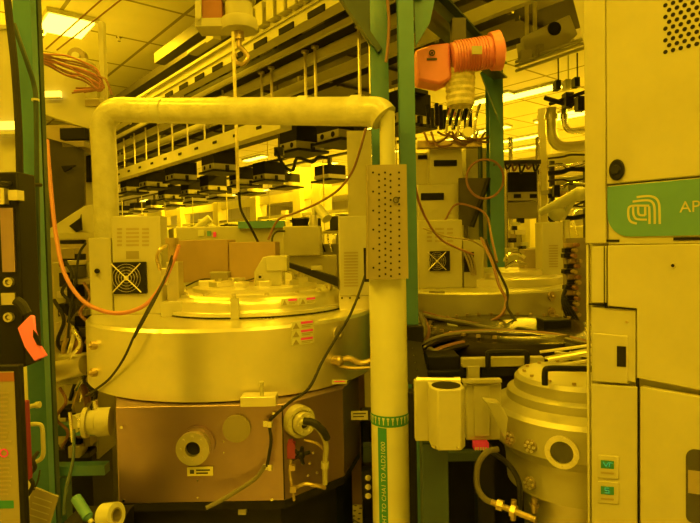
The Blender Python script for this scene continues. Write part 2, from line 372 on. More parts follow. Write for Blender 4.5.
for q in (342, 402):
    vehicle(q, 4.5, 2.98, {342: 'vehicle half hidden left of the paired green posts', 402: 'vehicle hidden behind the second green post', 436: 'vehicle hanging behind the orange hoist'}[q])
# yellow beams and columns far back
XF = 8.0
single('portal_beam', MB().box((XF, 17, 2.78), (.14, 32, .22)), 'amber', 'pale yellow beam on columns running across the far bay', 'beam')
single('portal_beam', MB().box((XF+2.6, 17, 2.45), (.14, 32, .20)), 'amber', 'lower pale yellow beam behind the first one in the far bay', 'beam')
single('portal_beam', MB().box((XF-.1, 17, 2.3), (.10, 32, .07)), 'cream', 'thin rail below the far yellow beam', 'beam')
for q, n in ((130, 'beside the wrapped pipe'), (146, 'sixth from the white tube'), (164, 'fifth from the white tube'), (183, 'left of the white arm'), (220, 'left of the hoist rope'), (258, 'right of the hoist rope'), (302, 'under the large vehicle'), (322, 'near the paired green posts'), (545, 'near the right cabinet, in front of the elbow pipe')):
    p = hitX(q, 200, XF-.02); w = .15 if q > 500 else .34
    hh = 3.62 if q > 500 else 3.45 if q > 290 else 2.9; mb = MB().box((p.x, p.y, hh/2), (w, w, hh)); mb.box((p.x, p.y, .06), (w+.08, w+.08, .02)); 
    single('bay_column', mb, 'amber', 'pale yellow upright column in the far bay, '+n, 'column', bev=.01)
r = root('guide_bracket', 'dark bent guide bracket hanging below the large vehicle right of the rope', 'bracket', P(298, 165, 6.6))
obj('arm', MB().tube([P(276, 150, 6.6), P(284, 166, 6.6), P(293, 170, 6.6), P(297, 158, 6.5), P(312, 162, 6.4), P(318, 157, 6.4), P(328, 158, 6.4)], .02, 6, 3), 'black', r)
obj('block', MB().px(274, 147, 283, 155, 6.6, .12), 'black', r); c = P(279, 148, 6.65); obj('hanger', MB().cyl(c, (c.x, c.y, 3.9), .012, n=6), 'ducts', r)
# cream tall rack behind the posts (350-370 px)
r = root('equipment_rack', 'tall cream rack left of the paired green posts with short dark slots', 'rack', P(359, 300, 5.2)*1, None); 
pz = lambda x, y, d: P(x, y, d)
mb = MB(); c = P(360, 200, 5.2); mb.box((c.x, c.y, 1.3), (.22, .24, 2.6), CY); mb.use(1)
for y in (131, 146, 170): mb.px(354, y-4, 358, y+4, 5.1, .03)
obj('body', mb, ['cream', 'hole'], r)
# far rows of vehicles and pods on a shelf
for i in range(14):
    for X, z, y0 in ((7.3, 3.02, 9.5),):
        y = y0+i*1.7; r = root('transport_vehicle', 'small dark vehicle in the far hanging rows above the tools', 'overhead vehicle', (X, y, z-.15), 'far rows of hanging vehicles')
        obj('cover', MB().box((X, y, z+.10), (.45, .5, .2)), 'hole', r); obj('gripper_housing', MB().box((X, y, z-.04), (.47, .52, .08)), 'cream', r); obj('frame', MB().box((X, y, z-.12), (.5, .75, .04)), 'black', r)
        obj('hanger', MB().box((X, y, z+.3), (.05, .1, .22)), 'ducts', r)
for X in (7.3,): rail('vehicle_rail', 'thin dark rail above the far row of small vehicles', X, 3.42, .1, .04, 'ducts', y0=7, cat='track')
single('pod_shelf', MB().box((6.15, 17, 1.78), (.45, 22, .04)), 'amber', 'long pale hanging shelf carrying a row of pods', 'shelf')
for i in range(20):
    y = 6.6+i*1.05; r = root('wafer_pod', 'small pod standing on the long hanging shelf', 'pod', (6.15, y, 1.80), 'pods on the hanging shelf')
    obj('pod_shell', MB().box((6.15, y, 1.93), (.34, .36, .26)), ('hole', 'amber', 'ducts', 'white', 'hole')[i*7 % 5], r, bev=.02); obj('pod_lid', MB().box((6.15, y, 2.075), (.2, .2, .03)), 'white', r)
for i in range(12):
    y = 6.3+i*1.9; single('hanger_rod', MB().cyl((6.15, y, 1.76), (6.15, y, H), .012, n=6), 'amber', 'thin rod carrying the long pod shelf', 'rod', 'rods of the pod shelf')
# background tools
def tool(x, y, w, d, h, label, group, seed):
    rd = random.Random(seed); r = root('process_tool', label, 'machine', (x, y, 0), group)
    obj('body', MB().box((x, y, h/2), (w, d, h)), rd.choice(['cream', 'dim_cream', 'white', 'amber', 'grey']), r, bev=.01)
    f = x-w/2
    obj('door', MB().box((f-.01, y-d*.2, h*.45), (.02, d*.42, h*.7)), rd.choice(['cream2', 'ducts', 'dim_cream', 'white']), r)
    o = obj('screen', MB().box((f-.015, y+d*.25, h*.75), (.03, d*.28, .22)), 'black', r)
    mb = MB()
    for k in range(5): mb.box((f-.012, y+d*.25, h*.2+k*.09), (.02, d*.3, .03))
    obj('vent', mb, 'hole', r)
    for k in range(5):
        a = rd.uniform(-.4, .1)*w; b = (-.4+.2*k)*d; e = rd.uniform(.08, .42); obj('top_module', MB().box((x+a, y+b, h+e/2), (rd.uniform(.08, .3), rd.uniform(.08, .17)*d, e)), rd.choice(['white', 'grey', 'alu', 'cream', 'hole', 'black']), r)
    for k in range(3):
        b = y+rd.uniform(-.45, .45)*d; obj('cable', MB().tube([(f-.02, b, h*.9), (f-.05, b+.08, h+.2), (x, b+.1, h+.3), (x+.1, b, h)], .018, 6, 4), rd.choice(['black', 'chrome', 'copper']), r)
    obj('signal_light', MB().cyl((x+.2*w, y-.3*d, h), (x+.2*w, y-.3*d, h+.4), .03, n=8), rd.choice(['red', 'alu', 'lamp', 'alu']), r)
    return r
sd = 0
for i in range(14):
    tool(7.0+(.2*(i % 2)), 7.0+i*1.9, 1.0, 1.6, 1.35+.22*((i*7) % 3), 'bright cream process tool in the far row behind the big chambers', 'far row of process tools', i+3)
for i in range(12):
    tool(9.8, 4.6+i*2.3, 1.1, 1.9, 1.8+.2*((i*5) % 3), 'cream process tool in the rearmost row beyond the yellow beam', 'rearmost row of process tools', i+40)
for i in range(6):
    tool(8.0+.9*i, 1.5+.25*i, .7, 1.0, 1.5+.1*(i % 2), 'cream tool seen in the gap between green post and right cabinet', 'tools in the gap beside the right cabinet', i+80)
# right gap: transport machine, arm, pipes
r = root('stocker_crane', 'dark two tier transfer machine below the cream beam, left of the far column', 'machine', P(525, 290, 7.8))
mb = MB().px(508, 172, 541, 193, 7.6, .4); obj('upper_body', mb, 'black', r)
mb = MB().px(508, 192, 541, 200, 7.5, .5).use(1); [mb.px(q, 194, q+7, 198, 7.49, .02) for q in (514, 530)]; obj('gripper_housing', mb, ['cream', 'hole'], r)
mb = MB().px(505, 202, 541, 218, 7.6, .4); obj('lower_body', mb, 'grey', r)
mb = MB(); 
for q in (511, 538): a = P(q, 175, 7.8); mb.cyl((a.x, a.y, 0), (a.x, a.y, 3.0), .03, n=8)
obj('leg', mb, 'chrome', r)
def pipe(label, pts, r_, m='amber'):
    w = [P(*q) for q in pts]; mb = MB().tube(w, r_, 14, 8)
    for a, b in ((w[0], w[1]), (w[-1], w[-2])):
        t = (b-a).normalized(); mb.cyl(a+t*.08, a+t*.14, r_*1.25, n=14)
    a = w[-1]; mb.cyl(a+UP*r_*.8, (a.x, a.y, H), .012, n=6); mb.ring(a, (w[-1]-w[-2]).normalized(), r_*1.2, r_*.9, .03, 14)
    return single('process_pipe', mb, m, label, 'pipe')
pipe('fat pale yellow elbow pipe turning right behind the right cabinet', [(551, 108, 7.2), (551, 122, 7.2), (552, 136, 7.2), (558, 145, 7.2), (570, 147, 7.2), (600, 143, 7.2)], .068, 'alu')
pipe('thinner chrome elbow pipe nested inside the fat one', [(564, 108, 7.4), (564, 118, 7.4), (566, 127, 7.4), (574, 131, 7.4), (600, 127, 7.4)], .04, 'chrome')
pipe('straight horizontal pale pipe below the elbow pipes', [(556, 186, 7.0), (575, 182, 7.0), (600, 177, 7.0)], .075, 'white')
pipe('horizontal chrome pipe between elbow pipe and lower pale pipe', [(552, 170, 7.6), (575, 166, 7.6), (600, 161, 7.6)], .04, 'chrome')
r = root('pipe_rack', 'rack of thin dark and chrome pipes behind the folding arm, left of the right cabinet', 'pipe rack', (P(570, 300, 6.6).x, P(570, 300, 6.6).y, 0))
for q in (552, 586): c = P(q, 200, 6.6); obj('post', MB().box((c.x, c.y, 1.25), (.05, .05, 2.5), CY), 'ducts', r)
rd = random.Random(8)
for k in range(9):
    y = 157+k*7.5; obj('pipe', MB().tube([P(548, y+1.5, 6.55), P(562, y, 6.5), P(571, y+rd.uniform(-4, 4), 6.5), P(590, y-2, 6.45)], .012+.008*(k % 3), 8), ('ducts', 'chrome', 'black')[k % 3], r)
for k in range(4): c = P(556+k*8, 196, 6.4); obj('valve', MB().px(554+k*8, 185+6*(k % 2), 560+k*8, 196+6*(k % 2), 6.4, .06), ('black', 'brass', 'dim_cream', 'black')[k], r)
r = root('cable_tray', 'dark tray with cables below the cream beam between green post and far column', 'cable tray', (P(522, 300, 7.2).x, P(522, 300, 7.2).y, 0))
obj('tray', MB().px(504, 160, 541, 164, 7.2, .2), 'ducts', r)
for q in (506, 539): c = P(q, 200, 7.25); obj('post', MB().cyl((c.x, c.y, 0), (c.x, c.y, P(q, 162, 7.25).z), .025, n=8), 'chrome', r)
for k in range(5): obj('cable', MB().tube([P(505+7*k, 164, 7.15), P(507+7*k, 169+2*(k % 3), 7.12), P(511+7*k, 165, 7.15)], .014, 6, 4), ('black', 'copper')[k % 2], r)
r = root('control_console', 'small console crowded with dark modules in front of the tools, right of the green post', 'machine', (P(522, 300, 6.0).x, P(522, 300, 6.0).y, 0))
c = P(522, 250, 6.1); obj('body', MB().box((c.x, c.y, .75), (.36, .2, 1.5), CY), 'cream2', r, bev=.01)
for k in range(12): x = 508+rd.uniform(0, 22); y = 218+k*4; obj('module', MB().px(x, y, x+rd.uniform(4, 9), y+rd.uniform(3, 7), 5.98, .06), ('hole', 'white', 'black', 'alu', 'taupe')[k % 5], r)
r = root('folding_arm', 'white folding support arm left of the right cabinet', 'arm', P(560, 250, 5.5))
obj('arm_tube', MB().cyl(P(540, 213, 5.4), P(580, 193, 5.2), .035, .06, n=14).cyl(P(576, 195, 5.2), P(562, 218, 5.4), .03, n=12), 'white', r)
obj('arm_pad', MB().ball(P(557, 213, 5.35), .08).ball(P(580, 194, 5.2), .07), 'white', r)
c = P(566, 220, 5.5); obj('post', MB().cyl((c.x, c.y, 0), c, .035, n=12), 'alu', r)
r = root('folding_arm', 'white slanted arm sticking up behind the cream boxes left of the rope', 'arm', P(205, 250, 7.0))
obj('arm_tube', MB().cyl(P(192, 231, 7), P(210, 218, 7), .035, .05, n=12), 'white', r)
c = P(200, 228, 7.05); obj('post', MB().cyl((c.x, c.y, 0), c, .04, n=12), 'alu', r)
r = root('folding_arm', 'white A shaped arm just left of the perforated cover plate', 'arm', P(318, 250, 5.5))
obj('arm_tube', MB().cyl(P(311, 225, 5.5), P(317, 205, 5.4), .03, n=12).cyl(P(318, 207, 5.4), P(327, 219, 5.3), .04, .05, n=12), 'white', r)
c = P(314, 215, 5.45); obj('post', MB().cyl((c.x, c.y, 0), c, .035, n=12), 'alu', r)
# boxed rail top right
r = root('boxed_rail', 'cream boxed overhead rail with dark round port, top right beside the cabinet', 'rail', P(550, 60, 6.0))
mb = MB().prism([P(523, 36, 4.7), P(570, 14, 4.5), P(578, 34, 4.5), P(566, 46, 4.5), P(526, 57, 4.7)], FW*.2).use(1); c = P(554, 29, 4.55); mb.cyl(c, c-FW*.02, .055, n=18); obj('housing', mb, ['cream2', 'hole'], r, bev=.01)
for k, y in enumerate((56, 60, 65)): obj('guide_rail', MB().tube([P(516, y+6, 4.9), P(560, y-9, 4.4), P(592, y-20, 4.1)], .013, 6), 'cream', r)
obj('underside_block', MB().px(521, 50, 532, 58, 4.6, .08).px(538, 44, 544, 56, 4.6, .05), 'grey', r)
cc = P(590, 20, 5.2); 
for q, y in ((556, 80), (566, 79), (575, 77)):
    mb = MB().px(q, y, q+5, y+9, 4.7, .08).px(q+2, y-24, q+3, y, 4.72, .01); obj('sensor_block', mb, 'black' if q != 566 else 'white', r)
r = root('overhead_gripper', 'dark gripper bars hanging under the ceiling right of the long lamp', 'overhead vehicle', P(560, 105, 7.5))
obj('bars', MB().cyl(P(545, 98, 7.5), P(572, 106, 7.2), .03, n=8).cyl(P(550, 104, 7.5), P(585, 92, 7.0), .025, n=8), 'black', r)
obj('gripper_block', MB().px(566, 92, 574, 106, 7.2, .15).px(578, 96, 586, 110, 7.0, .12), 'black', r)
# ================================================================ posts, girders and hoists
def post(label, px, py, d, w, z0=0, z1=4.35, m='green', dx=0):
    p = P(px, py, d); mb = MB(); h = (z1-z0)/2; k = w/2
    mb.box((p.x, p.y, z0+h), (w, w*.18, h*2), CY); c = p+FW*(w*.5)
    mb.box((c.x, c.y, z0+h), (w*.16, w, h*2), CY); c = p+FW*w
    mb.box((c.x, c.y, z0+h), (w, w*.18, h*2), CY)
    c = L(p, w*.42, w*.5); mb.box((c.x, c.y, z0+h), (w*.14, w*.9, h*2), CY)
    if z0 == 0: mb.box((p.x, p.y, .01), (w*1.8, w*1.8, .02), CY)
    return p, mb
p, mb = post('', 34, 250, 1.6, .046); mb = MB().box((p.x, p.y, 2.15), (.050, .03, 4.3), CY).box((p.x, p.y, .01), (.1, .1, .02), CY)
single('support_post', mb, 'green', 'wide green steel post at the far left behind the orange tag', 'post')
p = P(46, 250, 1.64); mb = MB().box((p.x, p.y, 2.15), (.018, .02, 4.3), CY).box((p.x-.004, p.y, 2.15), (.004, .03, 4.3), CY); single('strut_strip', mb, 'green_dark', 'narrow dark green strip along the right side of the left green post', 'post')
pp1, mb = post('', 379.5, 60, 2.60, .080); single('support_post', mb, 'green', 'green post left of the pair, passing behind the wrapped pipe', 'post')
pp2, mb = post('', 406.5, 60, 2.45, .066); single('support_post', mb, 'green', 'green post right of the pair, beside the perforated cover plate', 'post')
pp3, mb = post('', 497, 200, 4.9, .12, z1=3.35); single('support_post', mb, 'green', 'green post under the orange hoist with a hose coil hung on it', 'post')
# gusset plates and girders
single('gusset_plate', MB().prism([P(338, -6, 2.6), P(372, -6, 2.6), P(372, 40, 2.6), P(380, 52, 2.6), P(374, 52, 2.6)], FW*.02).prism([P(338, -6, 2.56), P(345, -6, 2.56), P(382, 48, 2.56), P(378, 52, 2.56)], FW*.06), 'green_dark', 'green triangular gusset left of the paired posts', 'bracket')
single('gusset_plate', MB().prism([P(414, -6, 2.5), P(436, -6, 2.5), P(430, 22, 2.5), P(416, 46, 2.5)], FW*.03), 'green', 'green gusset plate right of the paired posts', 'bracket')
def girder(label, a, b, w, h):
    a = Vector(a); b = Vector(b); t = (b-a).normalized(); s = t.cross(UP).normalized(); mb = MB()
    for dz in (-h/2, h/2): q = [a+s*w/2+UP*dz, b+s*w/2+UP*dz, b-s*w/2+UP*dz, a-s*w/2+UP*dz]; mb.prism(q, UP*.012)
    mb.prism([a-UP*h/2, b-UP*h/2, b+UP*h/2, a+UP*h/2], s*.012)
    return single('steel_girder', mb, 'green_dark', label, 'girder')
girder('dark green girder above the orange hoist running from the posts', P(408, -14, 2.5), P(500, 72, 4.85), .12, .12)
single('brace', MB().prism([P(481, 72, 4.75), P(489, 68, 4.75), P(500, 104, 4.75), P(500, 122, 4.75)], FW*.04), 'green', 'green diagonal brace between orange hoist and its post', 'brace')
# orange hoist
r = root('hoist_motor', 'orange electric hoist motor with finned end hanging at the green girder', 'hoist', P(460, 90, 2.9))
d = 2.9
ax = (P(503, 52, 2.9)-P(415, 66, 2.9)).normalized()
c0 = P(452, 58, 2.9)
obj('gear_housing', MB().prism([P(415, 50, d), P(432, 44, d), P(450, 42, d), P(452, 78, d), P(440, 84, d), P(418, 80, d)], FW*.15), 'orange', r, bev=.012)
mb = MB().cyl(c0, c0+ax*.2, .075, n=24)
for k in range(12): mb.ring(c0+ax*(.02+.014*k), ax, .083, .07, .006, 24)
obj('motor_barrel', mb, 'orange', r)
c = c0+ax*.2; obj('end_cover', MB().cyl(c, c+ax*.045, .095, .10, n=24).cyl(c+ax*.045, c+ax*.06, .09, .07, n=24), 'orange', r)
obj('rating_plate', MB().px(472, 46, 482, 54, 2.79, .004), 'cream2', r)
c = P(432, 53, d-.01); mb = MB().ring(c, -FW, .016, .010, .004); mb.cyl(c, c-FW*.005, .006, n=10); mb.px(427, 58, 437, 60, d-.005, .004); obj('maker_mark', mb, 'ink', r)
c = P(458, 36, 2.95); obj('hanger_block', MB().box(c, (.07, .07, .16), CY), 'ducts', r)
mb = MB(); c = P(460, 70, d+.06); e = P(461, 106, d+.06)
prof = []
for k in range(13): z = c.z+(e.z-c.z)*k/12; prof.append((.074+(.006 if k % 2 else 0)-.006*(k/12), z))
mb.lathe(c, prof, 24); obj('chain_bag', mb, 'film', r)
mb = MB()
for q, a in ((446, 133), (452, 128), (458, 136), (466, 132), (474, 138)): mb.tube([P(q+6, 104, d+.05), P(q+2, 118, d), P(q, a, d+.02)], .008, 6)
obj('chain', mb, 'chrome', r)
c = P(467, 133, d-.05); obj('pendant_button', MB().cyl(c, c-FW*.03, .026, n=16), 'lamp' if 0 else 'amber', r, label='round yellow pendant end')
# yellow hoist drum with hook
r = root('chain_hoist', 'cream drum hoist with red side box and hook above the wrapped pipe', 'hoist', P(238, 60, 3.0))
d = 3.0; c = P(239, 12, d)
z = lambda y, d=3.0: P(239, y, d).z
obj('drum', MB().lathe(c, [(.085, z(-14)), (.088, z(2)), (.072, z(4)), (.072, z(18)), (.092, z(20)), (.098, z(26)), (.09, z(31)), (.04, z(32))], 32), 'cream2', r)
obj('red_side_box', MB().px(200, -6, 222, 21, 2.97, .12), 'dull_red', r, label='red side panel', bev=.004)
obj('side_box', MB().px(195, -6, 201, 25, 2.95, .14).px(195, 18, 222, 26, 2.95, .14), 'cream2', r)
obj('ceiling_rod', MB().cyl((c.x, c.y, z(-14)), (c.x, c.y, H), .03, n=10), 'steel', r)
mb = MB().cyl(P(239, 30, d), P(239, 40, d), .028, n=16).cyl(P(239, 40, d), P(239, 47, d), .014, n=12)
hk = obj('hook_block', mb, 'brass', r)
obj('hook', MB().tube([P(239, 46, d), P(245, 52, d), P(248, 58, d), P(243, 64, d), P(236, 62, d), P(234, 56, d), P(237, 54, d)], .012, 8), 'brass', hk)
cable('hoist_rope', 'thin pale rope hanging straight down beside the drum hoist', [(233, 32, 2.93), (235, 90, 2.93), (237, 150, 2.93), (238, 192, 2.93)], .009, 'film', 'rope')
cable('hanging_cable', 'thin black cable continuing below the pale rope to the right', [(239, 190, 2.95), (241, 210, 2.95), (251, 228, 2.95), (259, 244, 3.1)], .007, 'black')
# wrapped pipe
c = [(107, 245, 2.93), (106, 200, 2.9), (104, 150, 2.88), (103, 128, 2.87), (107, 117, 2.86), (118, 110, 2.85), (150, 110.5, 2.82), (250, 111, 2.6), (340, 111.5, 2.42), (366, 111.5, 2.36), (378, 112.5, 2.34), (384, 118, 2.33)]
r = root('wrapped_pipe', 'large pipe loop wrapped in white film spanning above the big chamber', 'pipe', P(*c[0]))
obj('drop_pipe', MB().cyl(P(387, 112, 2.33), P(388.5, 250, 2.33), .032, n=18), 'white', r); obj('wrapped_tube', MB().tube([P(*q) for q in c], .062, 20, 5), 'tape', r)
for q in ((116, 3), (158, 4), (222, 5), (300, 4), (352, 3)):
    a = P(q[0], 110.6, 2.82-(q[0]-150)*.0021); t = (P(340, 111.5, 2.42)-P(150, 110.5, 2.82)).normalized()
    if q[0] > 120: obj('tape_band', MB().cyl(a, a+t*.05, .0645, n=24, cap=False), 'white', r)
# white column with marking tape
pc = P(389.5, 400, 2.0); CR = .0665
r = root('white_duct', 'smooth white upright duct with green marking tape, in front of the big chamber', 'duct', (pc.x, pc.y, 0))
obj('tube', MB().lathe(pc, [(CR, 0), (CR, P(389, 268, 2.0).z)], 40), 'white', r)
zc = P(389, 381, 2.0).z; obj('joint_sleeve', MB().lathe(pc, [(CR+.0012, zc-.6), (CR+.0012, zc)], 40, caps=False), 'white', r)
z1 = P(389, 417, 1.93).z; z0 = P(389, 428, 1.93).z
rg = obj('marking_ring', MB().lathe(pc, [(CR+.002, z0), (CR+.002, z1)], 40, caps=False), 'tape_green', r, label='green tape ring')
mb = MB(); zc = (z0+z1)/2; h = (z1-z0)
for i in range(26):
    a = 2*PI*i/26; n = Vector((math.cos(a), math.sin(a), 0)); q = Vector((pc.x, pc.y, zc))+n*(CR+.0024)
    mb.box(q, (.0008, .003, h*.6), a); mb.box(q+UP*h*.28, (.0008, .009, h*.14), a); mb.box(q+UP*h*.12, (.0008, .006, h*.10), a)
obj('arrow_marks', mb, 'white', rg)
q, n = on_cyl(pc, CR, 383, 470); zt = P(384, 428, 1.94).z; zb = zt-.55; t = UP.cross(n).normalized()
mb = MB(); w = .0165
mb.prism([Vector((q.x, q.y, zb))-t*w+n*-.001, Vector((q.x, q.y, zb))+t*w+n*-.001, Vector((q.x, q.y, zt))+t*w+n*-.001, Vector((q.x, q.y, zt))-t*w+n*-.001], n*.0034)
st = obj('marking_strip', mb, 'tape_green', r, label='green vertical tape strip with white letters')
mb = MB(); wd = text_mb(mb, 'HT TO CHA1 TO ALD21000', Vector((q.x, q.y, zt-.338))+n*.0026+t*.011, UP, -t, .0236); obj('lettering', mb, 'white', st)
# scale lettering to end right under the ring
# perforated cover plate
r = root('perforated_plate', 'tan perforated cover plate clamped on top of the white duct', 'cover plate', P(388, 280, 1.9))
mb = MB().px(368, 165, 407.5, 279, 1.90, .02); mb.prism([P(368, 165, 1.9), P(368, 279, 1.9), P(366, 279, 1.98), P(366, 165, 1.98)], RT*.006)
mb.use(1); k = 1.9/FPX
for j in range(17):
    for i, x in enumerate((373, 379, 385, 390.5, 399)):
        if i == 0 and j % 3: continue
        a = P(x+.03*j, 172.5+j*6.35+(2 if i % 2 else 0), 1.899); mb.cyl(a+FW*.001, a-FW*.0008, .0036, n=8)
obj('plate', mb, ['tan', 'hole'], r)
a = P(396, 200, 1.895); obj('ring_mark', MB().ring(a, -FW, .011, .007, .003), 'ink', r)
c = P(366, 255, 1.99); obj('clamp', MB().px(364, 248, 369, 282, 1.99, .03), 'black', r)
# ================================================================ big process chamber (left)
c1 = P(236, 300, 2.78); R1 = .68; ZT = 1.28; ZB = 1.0
def base_at(c): return (c.x, c.y, 0)
def warn(parent, px0, py0, px1, py1, c, R, name='warning_label'):
    # small printed label lying on an upright cylinder: red band, triangle and lines
    (a, n1), (b, n2) = on_cyl(c, R, px0, py0), on_cyl(c, R, px1, py0); e, _ = on_cyl(c, R, px0, py1)
    n = (n1+n2).normalized(); w = (b-a); w.z = 0; h = a.z-e.z; a = a+n*.004; mb = MB()
    q = lambda u0, v0, u1, v1, o: mb.prism([a+w*u0-UP*h*v0+n*o, a+w*u1-UP*h*v0+n*o, a+w*u1-UP*h*v1+n*o, a+w*u0-UP*h*v1+n*o], n*-.0025)
    q(0, 0, 1, 1, 0); mb.use(1); q(.42, .08, .97, .38, .0006); mb.use(2); q(.45, .52, .95, .62, .0006); q(.45, .72, .85, .82, .0006)
    mb.prism([a+w*.05-UP*h*.9+n*.0006, a+w*.35-UP*h*.9+n*.0006, a+w*.2-UP*h*.15+n*.0006], n*-.001)
    return obj(name, mb, ['white', 'red', 'tan'], parent)
ch = root('process_chamber', 'huge round steel process chamber with brown steel lower panels, left of the white duct', 'machine', base_at(c1))
body = obj('vessel_wall', MB().lathe(c1, [(R1-.02, ZB), (R1, ZB+.005), (R1, ZT-.012), (R1-.012, ZT), (.3, ZT), (.29, ZT-.02)], 96), 'alu', ch)
for y0, y1 in ((322, 330), (330.5, 338), (338.5, 346)): warn(body, 291, y0, 313, y1, c1, R1)
c1l = P(256, 300, 2.84); RL = .435
lid = obj('lid', MB().lathe(c1l, [(RL+.03, ZT-.002), (RL+.03, ZT+.022), (RL+.004, ZT+.024), (RL+.002, ZT+.03), (RL, ZT+.034), (RL, ZT+.058), (RL-.010, ZT+.075), (RL-.035, ZT+.09), (.31, ZT+.092), (.31, ZT+.110), (.27, ZT+.118), (.05, ZT+.118)], 96), 'alu', ch)
obj('seam', MB().lathe(c1l, [(RL+.0305, ZT+.001), (RL+.0345, ZT+.004), (RL+.0305, ZT+.008)], 96, caps=False), 'hole', lid)
warn(lid, 281, 299, 297, 306, c1l, RL); warn(lid, 299, 298, 315, 305, c1l, RL)
mb = MB()
for i in range(16):
    a = 2*PI*i/16; mb = MB().cyl((c1l.x+.37*math.cos(a), c1l.y+.37*math.sin(a), ZT+.088), (c1l.x+.37*math.cos(a), c1l.y+.37*math.sin(a), ZT+.102), .010, n=8); obj('lid_bolt', mb, 'steel', lid)
mb = MB()
for a, r_, s in ((-2.3, .2, .07), (-1.7, .22, .05), (-1.2, .18, .06), (-2.9, .24, .05), (-.6, .2, .07), (2.4, .2, .08)):
    q = L(c1l, r_*math.cos(a), r_*math.sin(a)); obj('lid_fitting', MB().box((q.x, q.y, ZT+.118+.013), (s*1.6, s, .026), CY+a), 'alu', lid, bev=.003)
q, n = on_cyl(c1l, RL+.034, 235, 310); mb = MB().box((q.x, q.y, ZT+.046), (.034, .02, .09), CY); mb.cyl(q*1+n*.004+UP*(ZT+.088-q.z), q+n*.004+UP*(ZT+.100-q.z), .008, n=8)
obj('clamp_block', mb, 'cream2', lid)
q, n = on_cyl(c1l, RL+.034, 268, 319); mb = MB()
for k in (-.026, -.010, .006, .022): mb.box(q+RT*k+n*.001, (.008, .004, .009), CY)
obj('stamped_marks', mb, 'ink', ch)
# octagonal lower housing
def ring_pts(c, pts, z): return [Vector((L(c, a, b).x, L(c, a, b).y, z)) for a, b in pts]
oct_ = [(-.316, -.705), (.307, -.705), (.53, -.50), (.60, -.22), (.60, .35), (.2, .62), (-.3, .62), (-.46, .30), (-.40, -.50)]
ZL = P(195, 503, 2.07).z
lower = obj('lower_housing', MB().prism(ring_pts(c1, oct_, ZL), UP*(ZB-ZL-.001)), 'steel_dark', ch, bev=.003)
obj('panel_seam', MB().box(Vector((L(c1, .307, -.706).x, L(c1, .307, -.706).y, (ZL+ZB)/2)), (.004, .006, ZB-ZL-.01), CY), 'hole', lower)
mb = MB()
for x, y in ((122, 427), (124, 500), (272, 499), (274, 413), (224, 441), (224, 452), (198, 480), (198, 497)):
    a = P(x, y, 2.07); obj('screw', MB().cyl(a, a-FW*.006, .006 if x not in (224, 198) else .003, n=8), 'chrome', lower)
f1 = P(195, 446, 2.074)
fl = flange(ch, f1, -FW, .062, .028, .035, 'steel', bolts=8, name='viewport_flange', label='steel flange with a dark round opening')
flange(fl and ch, P(198, 443, 2.073), -FW, .066, .05, .012, 'steel_dark', hole='steel', bolts=6, name='flange_collar')
a = P(237, 428, 2.073); mb = MB().cyl(a, a-FW*.010, .052, n=32)
for i in range(8): t = 2*PI*i/8; b = a+(RT*math.cos(t)+UP*math.sin(t))*.043-FW*.010; mb.cyl(b, b-FW*.003, .004, n=6)
obj('blank_flange', mb, 'tan', ch, label='round tan cover disc')
mb = MB().px(187, 467, 213, 476, 2.066, .005).use(1); mb.px(190, 470, 194, 474, 2.065, .002); mb.px(196, 469.5, 210, 471, 2.065, .002); mb.px(196, 472.5, 208, 474, 2.065, .002)
obj('name_plate', mb, ['amber', 'ink'], ch)
mb = MB().px(351, 411, 368, 420, 2.33, .004).use(1); mb.px(353, 413, 366, 414.2, 2.329, .001); mb.px(353, 416, 364, 417.2, 2.329, .001); obj('side_label', mb, ['cream', 'ink'], ch)
mb = MB().px(332, 380, 347, 384, 2.13, .004).use(1); mb.px(334, 381, 345, 382, 2.129, .001); obj('side_label', mb, ['cream', 'red'], ch)
base = [(a*.93, b*.93) for a, b in oct_]
obj('base_plinth', MB().prism(ring_pts(c1, base, 0), UP*(ZL-.001)), 'black', ch, bev=.004)
obj('base_tray', MB().prism(ring_pts(c1, [(a*1.0, b*1.0) for a, b in oct_], ZL-.03), UP*.029), 'hole', ch)
obj('base_label', MB().px(238, 509, 246, 515, 2.1, .03), 'cream2', ch)
# bracket with pin, knob valve, dial on the vessel
mb = MB().px(240, 397, 276, 407, 2.03, .07); obj('step_bracket', mb, 'alu', ch, bev=.002); a = P(262, 397, 2.05); obj('pin', MB().cyl(a, a+UP*.052, .0075, n=12).cyl(a+UP*.048, a+UP*.056, .009, n=12), 'cream2', ch)
a = P(111, 421, 2.22); mb = MB().cyl(a, a-RT*.05-FW*.01, .056, n=28).cyl(a-RT*.05-FW*.01, a-RT*.085-FW*.015, .05, .046, n=28).cyl(a-RT*.085-FW*.015, a-RT*.1-FW*.018, .06, n=28)
kv = obj('round_valve', mb, 'cream2', ch, label='cream metal drum valve at the left edge'); obj('valve_cap', MB().cyl(a-RT*.1-FW*.018, a-RT*.115-FW*.02, .03, n=16).cyl(a-RT*.06+UP*.05, a-RT*.06+UP*.085, .010, n=10), 'chrome', kv)
q, n = on_cyl(c1, R1, 337, 333); mb = MB().ring(q, n, .028, .016, .012); mb.cyl(q, q+n*.008, .016, n=16); obj('dial', mb, 'steel', ch)
q, n = on_cyl(c1, R1, 334, 360); mb = MB(); b = q+n*.03; mb.cyl(q, b, .02, n=12); mb.tube([b, b+RT*.04+UP*.01, b+RT*.09-UP*.01, b+RT*.14], .012, 8); mb.tube([b-UP*.02, b+RT*.05-UP*.03, b+RT*.13-UP*.03], .007, 8); mb.ball(b, .022)
obj('gas_fitting', mb, 'brass', ch)
